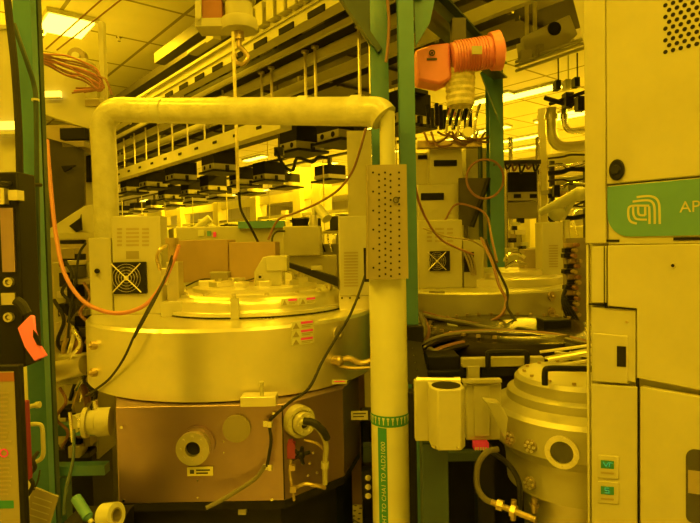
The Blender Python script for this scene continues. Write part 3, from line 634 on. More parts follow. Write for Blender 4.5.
# right facet plumbing
n = (RT*.6-FW*.8).normalized()
a = P(299, 421, 2.10)
fl2 = flange(ch, a+n*-.03, n, .060, .045, .05, 'cream', hole='steel', bolts=8, name='port_flange', label='cream round port flange')
flange(ch, a+n*.02, n, .042, .02, .03, 'alu', bolts=6, name='port_collar')
mb = MB().tube([P(300, 422, 2.0), P(312, 424, 1.99), P(321, 432, 2.0), P(326, 445, 2.03), P(325, 462, 2.07), P(325, 484, 2.09)], .010, 10)
mb.cyl(P(325, 462, 2.07), P(325, 468, 2.07), .015, n=10); obj('white_hose', mb, 'cream2', ch)
mb = MB().tube([P(304, 421, 1.97), P(314, 423, 1.96), P(323, 431, 1.97), P(327, 438, 2.0)], .013, 10); obj('black_hose', mb, 'rubber', ch)
obj('red_connector', MB().px(287, 444, 295, 459, 2.03, .03).px(288, 441, 293, 445, 2.03, .02), 'magenta', ch)
mb = MB().tube([P(291, 459, 2.04), P(290, 474, 2.05), P(293, 490, 2.06), P(294, 500, 2.08)], .006, 8); mb.px(289, 466, 295, 471, 2.03, .02); mb.px(290, 487, 296, 493, 2.04, .02); obj('sensor_lead', mb, ['brass'], ch)
mb = MB(); c = P(301, 455, 2.04); 
for a_, l in ((.3, .035), (1.4, .03), (2.5, .03), (3.6, .035), (4.9, .035)): mb.cyl(c, c+(RT*math.cos(a_)+UP*math.sin(a_))*l, .007, n=8)
mb.ball(c, .016); obj('star_knob', mb, 'black', ch)
obj('small_pipe', MB().tube([P(292, 490, 2.07), P(305, 484, 2.05), P(318, 486, 2.06), P(325, 488, 2.08)], .007, 8), 'brass', ch); obj('small_pipe', MB().tube([P(304, 440, 2.07), P(316, 443, 2.08), P(325, 450, 2.1)], .005, 8), 'brass', ch)
mb = MB()
for x, y in ((312, 452), (309, 463), (316, 472), (307, 475)): a = P(x, y, 2.1); obj('screw', MB().cyl(a, a+n*.008, .005, n=6), 'chrome', ch)
cable('thin_cable', 'thin black cable running down from the right post boxes across the round vessel', [(369, 262, 2.35), (362, 285, 2.3), (350, 315, 2.2), (335, 340, 2.12), (322, 362, 2.02), (309, 388, 1.98), (290, 402, 1.97), (270, 420, 2.0)], .0055, 'rubber')
cable('grey_hose', 'grey corrugated hose lying low across the brown steel panel', [(206, 508, 1.98), (222, 500, 2.0), (240, 489, 2.02), (256, 478, 2.03), (265, 466, 2.03)], .008, 'hose_grey', 'hose')
r = root('sensor_cable', 'short dark cable with two metal fittings on the brown steel panel', 'cable', P(267, 468, 2.04))
obj('lead', MB().tube([P(269, 424, 2.03), P(271, 440, 2.02), P(269, 455, 2.02), P(267, 466, 2.03)], .006), 'rubber', r)
for y in (421, 464): obj('connector', MB().px(263, y, 268, y+6, 2.03, .03).cyl(P(270, y, 2.03), P(270, y+6, 2.03), .010, n=8), 'chrome', r)
# ------- things standing on the big chamber
def on_top(p, z=ZT): return Vector((p.x, p.y, z))
def pbox(mb, x0, x1, y0, d, th, zb=None, y1=None):
    # upright box facing the aisle between two columns; top at y0, bottom at height zb or row y1
    a = P((x0+x1)/2, y0, d); k = d/FPX; zt = a.z; zz = zb if zb is not None else P((x0+x1)/2, y1, d).z
    c = a+FW*th/2; mb.box((c.x, c.y, (zt+zz)/2), ((x1-x0)*k, th, zt-zz), CY); return mb
dF = 2.62; r = root('fan_box', 'cream electronics box with square cooling fan at the left on the big chamber', 'electronics box', on_top(P(130, 300, dF)))
obj('case', pbox(MB(), 111, 160, 216, dF, .10, ZT), 'cream2', r, bev=.004)
mb = MB()
for a, b in ((117, 122), (126, 139), (142, 149)):
    for k in range(5): mb.px(a, 228+k*4, b, 230.2+k*4, dF-.001, .003)
obj('grille', mb, 'taupe', r)
def fan(parent, x0, y0, x1, y1, d):
    f = obj('cooling_fan', MB().px(x0, y0, x1, y1, d-.015, .016), 'black', parent, bev=.002)
    c = P((x0+x1)/2-3, (y0+y1)/2, d-.017); R = (y1-y0)*.46*d/FPX; mb = MB()
    for k in range(4): mb.ring(c, -FW, R*(.95-.2*k), R*(.95-.2*k)-.0013, .003, 28)
    for s in (1, -1): a = RT*R*.98+UP*R*.98*s; mb.cyl(c-a-FW*.004, c+a-FW*.004, .003, n=6)
    mb.cyl(c, c-FW*.006, R*.16, n=16); obj('fan_guard', mb, 'alu', f)
    mb = MB()
    for k in range(7):
        t = 2*PI*k/7; u = RT*math.cos(t)+UP*math.sin(t); v = RT*math.cos(t+.45)+UP*math.sin(t+.45); mb.prism([c+FW*.001+u*R*.25, c+FW*.001+u*R*.85, c+FW*.001+v*R*.85, c+FW*.001+v*R*.25], FW*.001)
    obj('fan_blades', mb, 'ducts', f)
fan(r, 113, 262, 146, 294, dF)
obj('brown_label', MB().px(126, 251, 139, 259, dF-.001, .003), 'tan', r)
r = root('narrow_cabinet', 'narrow cream cabinet left of the box with the square fan', 'electronics box', on_top(P(98, 300, 2.58)))
obj('case', pbox(MB(), 88, 110.5, 238, 2.64, .14, ZT), 'cream2', r, bev=.004)
obj('knob', MB().cyl(P(97, 271, 2.64), P(97, 271, 2.62), .012, n=10), 'hole', r)
r = root('pressure_valve', 'grey tan valve block with pipes right of the square fan box', 'valve', on_top(P(172, 300, 2.60)))
obj('block', pbox(MB(), 166, 178, 262, 2.54, .08, ZT).px(160, 268, 168, 285, 2.53, .06), 'steel', r, bev=.003)
obj('foot', pbox(MB(), 160, 182, 302, 2.50, .10, ZT), 'cream2', r, bev=.003)
mb = MB().cyl(P(172, 262, 2.56), P(172, 240, 2.56), .018, n=12).cyl(P(172, 244, 2.56), P(172, 238, 2.56), .03, n=12); mb.tube([P(166, 246, 2.52), P(160, 250, 2.5), P(157, 258, 2.5), P(160, 270, 2.52)], .008, 8); obj('valve_stem', mb, 'brass', r)
r = root('tan_enclosure', 'wide brown tan box at the back of the big chamber lid', 'enclosure', on_top(P(222, 290, 3.05), ZT+.119))
obj('left_half', pbox(MB(), 176, 228, 240, 3.02, .2, ZT+.119), 'kraft', r, bev=.003); obj('right_half', pbox(MB(), 228.6, 275, 242, 3.0, .2, ZT+.119), 'kraft', r, bev=.003)
r = root('small_box', 'small tan box in front of the wide tan enclosure', 'box', on_top(P(219, 290, 2.92), ZT+.119))
obj('case', pbox(MB(), 210, 228, 272, 2.93, .06, ZT+.119), 'tan', r, bev=.004); obj('cover', MB().box(on_top(P(219, 272, 2.93), P(219, 272.5, 2.93).z)+FW*.03, (.098, .066, .006), CY), 'cream2', r)
r = root('lift_actuator', 'cream angular actuator block with round hole on the chamber lid', 'actuator', on_top(P(272, 292, 2.7), ZT+.11))
z0 = ZT+.119; k = lambda x, y: P(x, y, 2.68)
zb = lambda x: Vector((k(x, 280).x, k(x, 280).y, z0))
obj('body', MB().prism([zb(254), k(254, 272), k(263, 257), k(282, 257), k(286, 262), zb(286)], FW*.12), 'cream2', r, bev=.004)
obj('side_block', MB().prism([zb(281), k(281, 270), k(292, 274), zb(292)], FW*.08-FW*0), 'alu', r)
a = P(260, 277, 2.676); o = obj('hole_ring', MB().ring(a, -FW, .014, .007, .004), 'steel', r); obj('hole_centre', MB().cyl(a, a-FW*.001, .007, n=12), 'hole', o)
obj('top_box', MB().px(266, 256, 287, 271, 2.67, .10), 'cream', r, bev=.003)
r = root('grille_box', 'upright cream box with a long grille at the right rim of the big chamber', 'electronics box', on_top(P(353, 300, 2.62)))
obj('case', pbox(MB(), 338, 369, 216, 2.62, .15, None, 296), 'cream2', r, bev=.004)
mb = MB()
for j in range(12): mb.px(344, 252+j*3, 358, 253.6+j*3, 2.619, .003)
obj('grille', mb, 'taupe', r)
mb = MB(); pbox(mb, 339, 371, 294, 2.63, .10, ZT); obj('foot_plate', mb, 'alu', r, bev=.002)
mb = MB(); [mb.cyl(P(x, 298, 2.63), P(x, 298, 2.62), .005, n=8) for x in (342, 350, 359)]; obj('screws', mb, 'ink', r)
r = root('black_arm', 'dark slanted arm between the cream boxes at the back of the lid', 'arm', on_top(P(315, 290, 2.85), 1.36))  # plain slanted black arm, not a motion slide
mb = MB().prism([P(287, 262, 2.95), P(287, 267, 2.95), P(338, 287, 2.6), P(338, 277, 2.6)], FW*.05); obj('beam', mb, 'black', r, bev=.003)
obj('motor_block', MB().px(311, 266, 322, 270, 2.76, .04), 'cream2', r)
obj('support', MB().cyl(P(330, 279, 2.72), on_top(P(330, 279, 2.72), ZT+.09), .014, n=10), 'steel', r)
r = root('cream_box', 'plain cream box standing behind the chamber, left of the perforated plate', 'electronics box', P(303, 290, 3.7)*1)
c = P(303, 240, 3.7); mb = MB(); pbox(mb, 283, 320, 226, 3.6, .25, None, 256); obj('case', mb, 'cream2', r, bev=.006); mb = MB(); pbox(mb, 286, 336, 256, 3.64, .2, 0); obj('pedestal', mb, 'cream2', r)
r = root('cream_box', 'cream louvred box directly left of the perforated plate, behind the grille box', 'electronics box', P(352, 290, 3.3))
mb = MB(); pbox(mb, 338, 366, 216, 3.3, .3, None, 250); obj('case', mb, 'cream', r); mb = MB(); pbox(mb, 342, 362, 250, 3.36, .15, 0); obj('pedestal', mb, 'steel_dark', r)
r = root('process_tool', 'low cream cabinet with green edge behind the lid, under the hoist rope', 'machine', on_top(P(245, 300, 4.6), 0))
obj('body', pbox(MB(), 176, 284, 226, 4.6, .6, 0), 'cream2', r, bev=.01); obj('green_stripe', MB().px(238, 221, 284, 228, 4.55, .1), 'logo_green', r)
mb = MB().px(198, 230, 204, 236, 4.59, .02).use(1); mb.px(207, 231, 211, 236, 4.59, .02).use(2); mb.px(213, 232, 216, 237, 4.59, .02); obj('buttons', mb, ['white', 'logo_green', 'red'], r)
rd = random.Random(14)
for i in range(12):
    t = .25+i*.22; q = L(c1l, .24*math.cos(t), .24*math.sin(t)); obj('lid_fitting', MB().box((q.x, q.y, ZT+.118+.012), (.05+rd.uniform(0, .04), .03, .024), CY+t).cyl((q.x, q.y, ZT+.142), (q.x, q.y, ZT+.142+rd.uniform(.005, .03)), .012, n=8), ('alu', 'steel', 'cream2')[i % 3], lid)
for k, (y0, y1) in enumerate(((345, 352), (372, 379))):
    q, n = on_cyl(c1, R1, 96, y0); obj('side_latch', MB().cyl(q, q+n*.02, .018, n=10).cyl(q+n*.02, q+n*.03, .009, n=8), 'brass', ch)
cable('lid_cable', 'thin dark cable crossing the back of the chamber lid', [(186, 286, 2.9), (205, 279, 2.95), (238, 282, 2.9), (262, 276, 2.85)], .004, 'rubber')
cable('box_lead', 'short curled dark lead left of the plain cream box', [(276, 252, 3.12), (272, 240, 3.3), (276, 232, 3.45), (285, 231, 3.61)], .006, 'rubber')
# ================================================================ second chamber
c2 = P(470, 300, 4.05); R2 = .71
ch2 = root('process_chamber', 'second large round steel chamber behind the black cable bundles', 'machine', base_at(c2))
obj('vessel_wall', MB().lathe(c2, [(R2-.02, .98), (R2, .99), (R2, ZT-.012), (R2-.012, ZT), (.3, ZT), (.29, ZT-.02)], 80), 'cast', ch2)
c2l = P(500, 290, 4.1)
l2 = obj('lid', MB().lathe(c2l, [(.44, ZT), (.44, ZT+.05), (.42, ZT+.06), (.3, ZT+.062), (.3, ZT+.09), (.26, ZT+.1), (.05, ZT+.1)], 64), 'alu', ch2)
obj('lower_housing', MB().lathe(c2, [(.60, .7), (.60, .979)], 8), 'steel_dark', ch2); obj('base_plinth', MB().lathe(c2, [(.5, 0), (.5, .699)], 8), 'black', ch2)
for y in (296, 312): q, n = on_cyl(c2, R2, 551, y); obj('fitting', MB().ring(q, n, .03, .012, .01, 12).cyl(q, q+n*.03, .01, n=8), 'brass', ch2)
q, n = on_cyl(c2, R2, 437, 292); w, _ = on_cyl(c2, R2, 443, 292); obj('side_label', MB().box(q+n*.003, (.10, .003, .012), math.atan2(n.y, n.x)+PI/2), 'tan', ch2)
r = root('fan_box', 'cream box with small square fan on the second chamber', 'electronics box', on_top(P(440, 285, 3.9)))
obj('case', pbox(MB(), 418, 462, 220, 3.72, .2, ZT), 'cream2', r, bev=.005)
fan(r, 430, 251, 450, 271, 3.72)
mb = MB()
for a, b in ((427, 432), (435, 444), (447, 453)):
    for j in range(4): mb.px(a, 228+j*4, b, 230+j*4, 3.719, .003)
obj('grille', mb, 'taupe', r)
r = root('connector_box', 'narrow cream box with dark slanted cables right of the small fan', 'electronics box', on_top(P(470, 285, 3.85)))
obj('case', pbox(MB(), 463, 484, 240, 3.74, .15, ZT), 'cream2', r, bev=.004)
obj('dark_recess', MB().px(464, 252, 474, 272, 3.735, .02), 'hole', r); mb = MB(); [mb.tube([P(464+k*3, 252, 3.72), P(468+k*3, 262, 3.71), P(472+k*2, 275, 3.72)], .008, 6) for k in range(3)]; obj('leads', mb, 'taupe', r)
r = root('grille_box', 'cream box with a grille at the right edge of the second chamber', 'electronics box', on_top(P(552, 285, 4.0)))
obj('case', pbox(MB(), 542, 563, 222, 3.95, .15, ZT), 'cream', r, bev=.004); mb = MB(); [mb.px(549, 245+j*2.6, 558, 246.4+j*2.6, 3.949, .003) for j in range(9)]; obj('grille', mb, 'taupe', r)
r = root('grey_box', 'grey box between the lid and the right grille box of the second chamber', 'electronics box', on_top(P(534, 280, 4.05)))
obj('case', pbox(MB(), 524, 541, 249, 4.1, .12, ZT), 'taupe', r, bev=.004); obj('top_tubes', MB().tube([P(505, 262, 4.05), P(508, 255, 4.05), P(516, 253, 4.05), P(525, 257, 4.05)], .016, 8).tube([P(505, 268, 4.0), P(515, 262, 4.0), P(526, 264, 4.02)], .012, 8), 'chrome', r)
# white cabinets behind
r = root('equipment_cabinet', 'cream cabinet with two dark slots behind the box with small fan', 'cabinet', on_top(P(440, 300, 5.2), 0))
mb = MB(); pbox(mb, 418, 465, 184, 5.0, .5, 0); mb.use(1); mb.px(421, 193, 444, 200, 4.99, .02); o = obj('lower_body', mb, ['cream', 'hole'], r, bev=.004)
mb = MB().px(430, 148, 462, 184, 5.05, .45).px(415, 153, 430, 184, 5.2, .3).use(1); mb.px(434, 160, 457, 166, 5.04, .02); mb.px(418, 155, 427, 159, 5.19, .02); obj('upper_body', mb, ['cream', 'hole'], r, bev=.004)
mb = MB(); pbox(mb, 466, 486, 148, 5.3, .5, 0); obj('side_body', mb, 'cream2', r)
r = root('tilted_panel', 'dark grey tilted panel leaning behind the hose coil', 'panel', P(475, 228, 4.95))
obj('sheet', MB().prism([P(459, 178, 4.92), P(489, 178, 4.92), P(472, 227, 4.92), P(459, 224, 4.92)], FW*.03), 'ducts', r)
obj('frame_edge', MB().cyl(P(489, 178, 4.9), P(472, 227, 4.9), .02, n=8), 'black', r)
c = P(466, 225, 4.95); obj('stand', MB().cyl((c.x, c.y, 0), c, .02, n=8), 'ducts', r)
r = root('cable_rack', 'clump of dark connectors and hanging cables under the orange hoist', 'cable rack', P(450, 130, 4.95))
mb = MB(); rd = random.Random(3)
for k in range(11): x = 427+k*4.2; y = 108+rd.uniform(-5, 3); mb.px(x, y, x+3.2, y+rd.uniform(14, 24), 4.95+rd.uniform(-.1, .1), .05)
obj('connector_row', mb, 'black', r)
mb = MB()
for k in range(8): x = 424+k*7; mb.tube([P(x, 132, 4.95), P(x+6, 138+rd.uniform(-4, 8), 4.9), P(x+20, 140+rd.uniform(-6, 6), 4.95), P(x+26, 132, 5.0)], .010, 6, 4)
obj('cable_loops', mb, 'copper', r); obj('shelf', MB().px(418, 140, 482, 147, 4.95, .1), 'brass', r)
c = P(480, 144, 4.98); obj('leg', MB().cyl((c.x, c.y, 0), (c.x, c.y, c.z), .02, n=8), 'green_dark', r)
# hose coil
r = root('hose_coil', 'red brown hose wound in a circle on the green post under the hoist', 'hose', P(485, 200, 4.75))
mb = MB(); cc = P(485, 179, 4.72); pts = []
for k in range(40): a = k*.5; rr = .156+.003*math.sin(k*1.7); pts.append(cc+RT*rr*math.cos(a)+UP*rr*math.sin(a)*1.05-FW*(.012*math.sin(k)))
obj('coil', MB().tube(pts, .008, 8, 3), 'copper', r)
obj('hook', MB().cyl(P(496, 165, 4.86), P(494, 165, 4.68), .010, n=8), 'green_dark', r)
for k, (x0, h) in enumerate(((66, 262), (84, 283), (74, 330), (88, 350), (60, 388))):
    cable('slack_cable', 'slack %s cable in the gap between left post and big chamber' % ('uppermost dark', 'short brown', 'middle bright', 'rim side black', 'lowest copper coloured')[k], [(x0, h, 2.75), (x0+6, h+14, 2.7), (x0-4, h+30, 2.7), (x0+8, h+44, 2.72), (x0+2, h+60, 2.75)], .008, ('rubber', 'copper', 'chrome', 'rubber', 'copper')[k])
cable('drop_hose', 'orange brown hose sweeping from the paired posts down to the small fan box', [(411, 150, 2.5), (417, 195, 2.7), (428, 222, 3.0), (442, 240, 3.3), (462, 250, 3.6), (478, 256, 3.8)], .007, 'hose_orange', 'hose')
cable('curved_hose', 'brown hose arching from the tilted panel to the cabinet with slots', [(444, 222, 4.85), (455, 205, 4.85), (470, 206, 4.8), (486, 215, 4.6), (492, 240, 4.3), (497, 262, 3.9)], .009, 'copper', 'hose')
cable('twin_cable', 'brown cable pair hanging in front of the second chamber', [(481, 238, 3.5), (492, 262, 3.3), (499, 285, 3.2), (506, 300, 3.15), (502, 314, 3.1), (490, 322, 3.05)], .009, 'copper')
cable('twin_cable', 'darker cable beside the brown pair on the second chamber', [(486, 240, 3.5), (497, 268, 3.3), (507, 290, 3.2), (507, 306, 3.12), (514, 318, 3.05), (520, 328, 2.95)], .008, 'rubber')
cable('blue_grey_cable', 'thin dark cable arching from fan box of second chamber to its lid', [(423, 228, 3.6), (445, 236, 3.6), (470, 240, 3.6), (483, 247, 3.65)], .006, 'taupe')
# gas panel beside cabinet
r = root('gas_panel', 'tall narrow board crowded with dark valves left of the right cabinet', 'panel', on_top(P(572, 300, 3.3), 0))
mb = MB(); pbox(mb, 566, 586, 238, 3.3, .05, 0); obj('backboard', mb, 'tan', r)
rd = random.Random(9); mb = MB(); m2 = MB()
for k in range(16):
    y = 243+k*5.3; x = 564+rd.uniform(0, 6); obj('valve_block', MB().px(x, y, x+rd.uniform(6, 12), y+4.2, 3.28, .05), 'black' if k % 3 else 'brass', r)
    a = P(x+8, y+2, 3.27); obj('fitting', MB().cyl(a, a-FW*.05, .012, n=8), 'brass' if k % 2 else 'copper', r)
mb = MB(); [mb.tube([P(566, 285+k*6, 3.24), P(562+k, 300, 3.2), P(568+3*k, 318, 3.2), P(580, 322+2*k, 3.2)], .007, 6) for k in range(4)]; obj('leads', mb, 'rubber', r)
single('junction_box', MB().px(544, 320, 572, 332, 2.75, .12), 'black', 'black box lying on the cable bundle below the second chamber', 'box', bev=.006)
# ================================================================ robot deck and cable bundles in the middle
dk = root('transfer_deck', 'dark deck frame carrying the black cable bundles between duct and small chamber', 'machine', on_top(P(490, 400, 2.7), 0))
zd = P(500, 366, 2.45).z
pts = [hitZ(412, 395, zd-.05), hitZ(600, 395, zd-.05), hitZ(592, 352, zd-.05), hitZ(412, 352, zd-.05)]
obj('deck_plate', MB().prism(pts, UP*-.03), 'gloss_dark', dk)
c = P(500, 370, 2.75); 
mb = MB()
for x, d in ((418, 2.6), (560, 2.7), (470, 3.0)): q = P(x, 380, d); mb.box((q.x, q.y, (zd-.08)/2), (.06, .06, zd-.08), CY)
obj('leg', mb, 'green_dark', dk)
cr = Vector((c.x, c.y, zd-.049))
ring = obj('robot_housing', MB().lathe(P(512, 372, 2.8), [(.44, zd-.049), (.46, zd+.05), (.44, zd+.11), (.38, zd+.13), (.30, zd+.12), (.05, zd+.10)], 48, a0=0, a1=2*PI), 'gloss_dark', dk)
mb = MB(); 
for k in range(22):
    a = -.2+PI*1.2*k/21; q = P(512, 372, 2.8)+Vector((math.cos(a), math.sin(a), 0))*.41; q.z = zd+.125; obj('housing_bolt', MB().cyl(q, q+UP*.012, .010, n=8), 'brass', ring)
def bundle(label, pts, r_, m='rubber', n=4):
    rt = root('cable_bundle', label, 'cable', P(*pts[0])); rd = random.Random(len(label))
    for k in range(n):
        ofs = (rd.uniform(-3, 3), rd.uniform(-3, 3), rd.uniform(-.05, .05))
        obj('cable', MB().tube([P(x+ofs[0], y+ofs[1]+rd.uniform(-1, 1), d+ofs[2]) for x, y, d in pts], r_*rd.uniform(.7, 1.1), 8, 5), [m, 'gloss_dark', 'hose_grey', 'gloss_dark', 'copper', 'rubber'][k % 6] if k else m, rt)
    return rt
bundle('thick black cable arch sweeping over the middle from duct to cabinet', [(414, 356, 2.5), (428, 344, 2.5), (450, 336, 2.55), (485, 333, 2.6), (520, 334, 2.6), (555, 338, 2.5), (592, 346, 2.3)], .018, n=5)
bundle('lower black cable arch around the round robot housing', [(420, 366, 2.45), (438, 352, 2.45), (470, 343, 2.5), (505, 342, 2.5), (540, 347, 2.45), (570, 356, 2.4), (592, 366, 2.2)], .014, n=5)
bundle('brown cable bundle hanging below the rim of the second chamber', [(420, 315, 3.0), (440, 320, 3.0), (465, 324, 2.95), (495, 330, 2.9), (520, 333, 2.85)], .014, 'copper', 4)
bundle('black cables fanning out at the right under the black junction box', [(520, 330, 2.8), (545, 336, 2.6), (570, 345, 2.4), (590, 352, 2.2)], .014, n=4)
bundle('brown and black cable tangle beside the green post of the middle', [(424, 318, 2.7), (428, 332, 2.65), (424, 345, 2.6), (432, 352, 2.5), (442, 356, 2.45)], .013, 'copper', 4)
for k, (x0, y0, x1, y1) in enumerate(((427, 323, 440, 327), (448, 324, 458, 328), (463, 328, 478, 331))):
    single('cable_clip', MB().prism([P(x0, y0, 2.87), P(x1, y0+2, 2.85), P(x1, y1+3, 2.85), P(x0, y1, 2.87)], FW*.03), 'white' if k == 1 else 'black', '%s clip on the brown cable bundle under the second chamber' % ('left black', 'white', 'right black')[k], 'clip')
mb = MB()
for k in range(9): q = P(540+k*5, 352+(k % 3)*6, 2.25); mb.cyl(q, P(592, 345+k*4, 2.15), .006, n=6)
for k in range(3): mb.cyl(P(548, 360+k*7, 2.2), P(592, 352+k*8, 2.15), .008, n=6)
single('tube_rack', mb, 'alu', 'fan of bright thin tubes behind the small chamber, beside the right cabinet', 'pipe')
r = root('cream_beam', 'cream support bar with black blocks in front of the robot housing', 'beam', P(500, 372, 2.35))
obj('bar', MB().px(462, 358, 545, 367, 2.26, .04), 'cream', r, bev=.003)
obj('upright', MB().px(468, 366, 480, 384, 2.255, .04), 'cream', r, bev=.003)
obj('dark_underside', MB().px(482, 368, 540, 376, 2.27, .04), 'black', r)
obj('handle', MB().tube([P(488, 371, 2.25), P(488, 356, 2.25), P(490, 352.5, 2.25), P(508, 352, 2.25), P(525, 352.5, 2.25), P(527, 356, 2.25), P(527, 371, 2.25)], .011, 10, 6), 'black', r)
single('motor_block', MB().px(428, 356, 460, 373, 2.3, .14).px(421, 371, 466, 377, 2.28, .18), 'black', 'black motor block at the left end of the cream support bar', 'motor', bev=.005)
single('motor_block', MB().px(404, 326, 424, 343, 2.4, .12), 'black', 'black block at the foot of the green post, right of the duct', 'motor', bev=.005)
mb = MB().prism([P(407, 342, 2.35), P(421, 342, 2.4), P(428, 376, 2.2), P(420, 384, 2.1), P(409, 384, 2.1)], FW*.04).use(1)
for k in range(5): q = P(412+k*1.4, 348+k*7, 2.33-.05*k); mb.cyl(q, q-FW*.01, .003, n=6)
single('slanted_cover', mb, ['rubber', 'chrome'], 'dark slanted cover with tiny screws right of the duct', 'cover')
single('black_column', MB().px(409, 384, 420, 900, 1.98, .06), 'black', 'black upright cover in the gap between white duct and green stand', 'cover', bev=.004)
# holder with oval opening, on green stand
r = root('arm_holder', 'cream faceted cup holder with oval dark opening right of the duct', 'holder', P(445, 452, 1.72))
hc = P(446, 420, 1.76); zt = P(446, 388, 1.72).z; zz = P(446, 451, 1.70).z
cup = [(-.052, -.03), (-.034, -.06), (.036, -.06), (.054, -.03), (.054, .045), (-.052, .045)]
obj('cup', MB().prism(ring_pts(hc, cup, zz), UP*(zt-zz)), 'cream2', r, bev=.004)
mb = MB(); 
obj('opening', MB().prism([Vector((L(hc, .045*math.cos(t), -.008+.045*math.sin(t)).x, L(hc, .045*math.cos(t), -.008+.045*math.sin(t)).y, zt)) for t in [2*PI*i/24 for i in range(24)]], UP*.0015), 'hole', r)
obj('screws', MB().cyl(P(434, 447, 1.715), P(434, 447, 1.70), .005, n=8).cyl(P(457, 447, 1.715), P(457, 447, 1.70), .005, n=8), 'chrome', r)
obj('back_plate', MB().px(415, 380, 431, 442, 1.80, .03), 'cream2', r, bev=.003); obj('hinge_rod', MB().cyl(P(416, 380, 1.82), P(456, 380.5, 1.82), .010, n=14).cyl(P(454, 380.5, 1.82), P(460, 380.5, 1.82), .012, n=14), 'alu', r)
sp = P(434, 480, 1.86); mb = MB().box((sp.x, sp.y, (zz-.02)/2), (.085, .08, zz-.02), CY); mb.box((sp.x, sp.y, .01), (.16, .16, .02), CY)
mb.box(L(Vector((sp.x, sp.y, P(455, 462, 1.9).z)), .10, .10), (.16, .03, .035), CY)
single('support_stand', mb, 'green_dark', 'dark green stand under the cream cup holder', 'stand', bev=.003)
r = root('cream_housing', 'cream box with small red label between cup holder and small chamber', 'electronics box', P(484, 440, 1.95))
obj('case', MB().px(466, 383, 502, 441, 1.98, .05), 'cream', r, bev=.005); obj('side_flap', MB().px(463, 380, 502, 383, 1.955, .03), 'cream2', r)
obj('front_cover', MB().px(474, 385, 490, 437, 1.97, .01), 'cream2', r, bev=.002); c = P(484, 470, 2.03); obj('pedestal', MB().box((c.x, c.y, .42), (.06, .06, .84), CY), 'black', r)
mb = MB().px(474, 443, 489, 450, 1.95, .03).use(1); [mb.px(475+k*2.6, 447.5, 476.4+k*2.6, 450.5, 1.948, .01) for k in range(5)]
obj('red_terminal', mb, ['red', 'white'], r, label='red terminal strip with white pins')
# small chamber front right
c3 = P(577.5, 440, 2.03)
sc = root('small_chamber', 'cream round loading chamber with a porthole beside the right cabinet', 'machine', base_at(c3))
prof = [(.20, .70), (.25, .715), (.255, .80), (.262, .84), (.298, .875), (.302, .88), (.302, .985), (.292, 1.0), (.250, 1.018), (.247, 1.045), (.236, 1.052), (.222, 1.055), (.220, 1.090), (.208, 1.104), (.15, 1.107)]
obj('vessel', MB().lathe(c3, prof, 64), 'cast', sc)
mb = MB().prism([P(485, 401, 1.86), P(500, 403, 1.86), P(508, 418, 1.80), P(506, 440, 1.80), P(500, 425, 1.84)], FW*.05); obj('corner_horn', mb, 'cast', sc, bev=.003)
def flc(px, py, R, ro, ri, h, m, hole, bolts, label, glass=None):
    q, n = on_cyl(c3, R, px, py); return flange(sc, q-n*.004, n, ro, ri, h, m, hole, bolts, 'port_flange', label, glass)
flc(562, 452, .302, .053, .036, .012, 'alu', 'hole', 12, 'cream porthole ring with dark glass', 'glass')
for x, y, R in ((511, 438, .300), (531, 446, .302), (530, 483, .256)):
    q, n = on_cyl(c3, R, x, y); t = n.cross(UP); mb = MB().cyl(q-n*.003, q+n*.007, .023, n=20)
    o = obj('gas_port', mb, 'taupe', sc); mb = MB()
    for i in range(6): a = 2*PI*i/6; e = q+n*.007+(t*math.cos(a)+UP*math.sin(a))*.0155; mb.cyl(e, e+n*.006, .005, n=6)
    mb.cyl(q+n*.007, q+n*.011, .006, n=8); obj('bolts', mb, 'alu', o)
mb = MB()
for i in range(14): a = 2*PI*i/14; e = Vector((c3.x+.185*math.cos(a), c3.y+.185*math.sin(a), 1.104)); obj('lid_bolt', MB().cyl(e, e+UP*.010, .007, n=8), 'brass', sc)
obj('lid_handle', MB().tube([P(545, 385, 1.86), P(545, 372, 1.86), P(549, 368.5, 1.86), P(568, 368.5, 1.86), P(590, 369, 1.86), P(604, 371, 1.86), P(606, 380, 1.86)], .010, 10), 'black', sc, label='black bow handle')
obj('silver_pump', MB().lathe(c3, [(.19, .45), (.19, .699)], 40), 'steel', sc); obj('lower_column', MB().lathe(c3, [(.12, 0), (.12, .449)], 32), 'black', sc)
mb = MB(); a, n = on_cyl(c3, .25, 534, 498); mb.cyl(a, a-UP*.05, .010, n=10); mb.cyl(a-UP*.02, a-UP*.03, .016, n=10); obj('small_valve', mb, 'brass', sc)
cable('grey_hose', 'grey bent hose looping from red terminal down to the chrome fittings', [(498, 449, 1.85), (487, 452, 1.84), (478, 465, 1.84), (477, 485, 1.84), (484, 498, 1.82), (496, 504, 1.8)], .010, 'hose_grey', 'hose')
cable('black_hose', 'black hose hanging behind the grey bent hose', [(492, 452, 1.9), (506, 462, 1.9), (516, 475, 1.88), (520, 490, 1.85), (519, 515, 1.85)], .009, 'rubber', 'hose')
r = root('hose_fitting', 'chrome threaded fittings at the lower end of the grey bent hose', 'fitting', P(515, 515, 1.78))
mb = MB().cyl(P(492, 502, 1.8), P(536, 520, 1.7), .010, n=12); mb.cyl(P(497, 504, 1.79), P(503, 506, 1.78), .018, n=6); mb.cyl(P(511, 510, 1.76), P(516, 512, 1.75), .020, n=6); mb.cyl(P(514, 500, 1.76), P(513, 520, 1.76), .009, n=8); obj('thread', mb, 'brass', r)
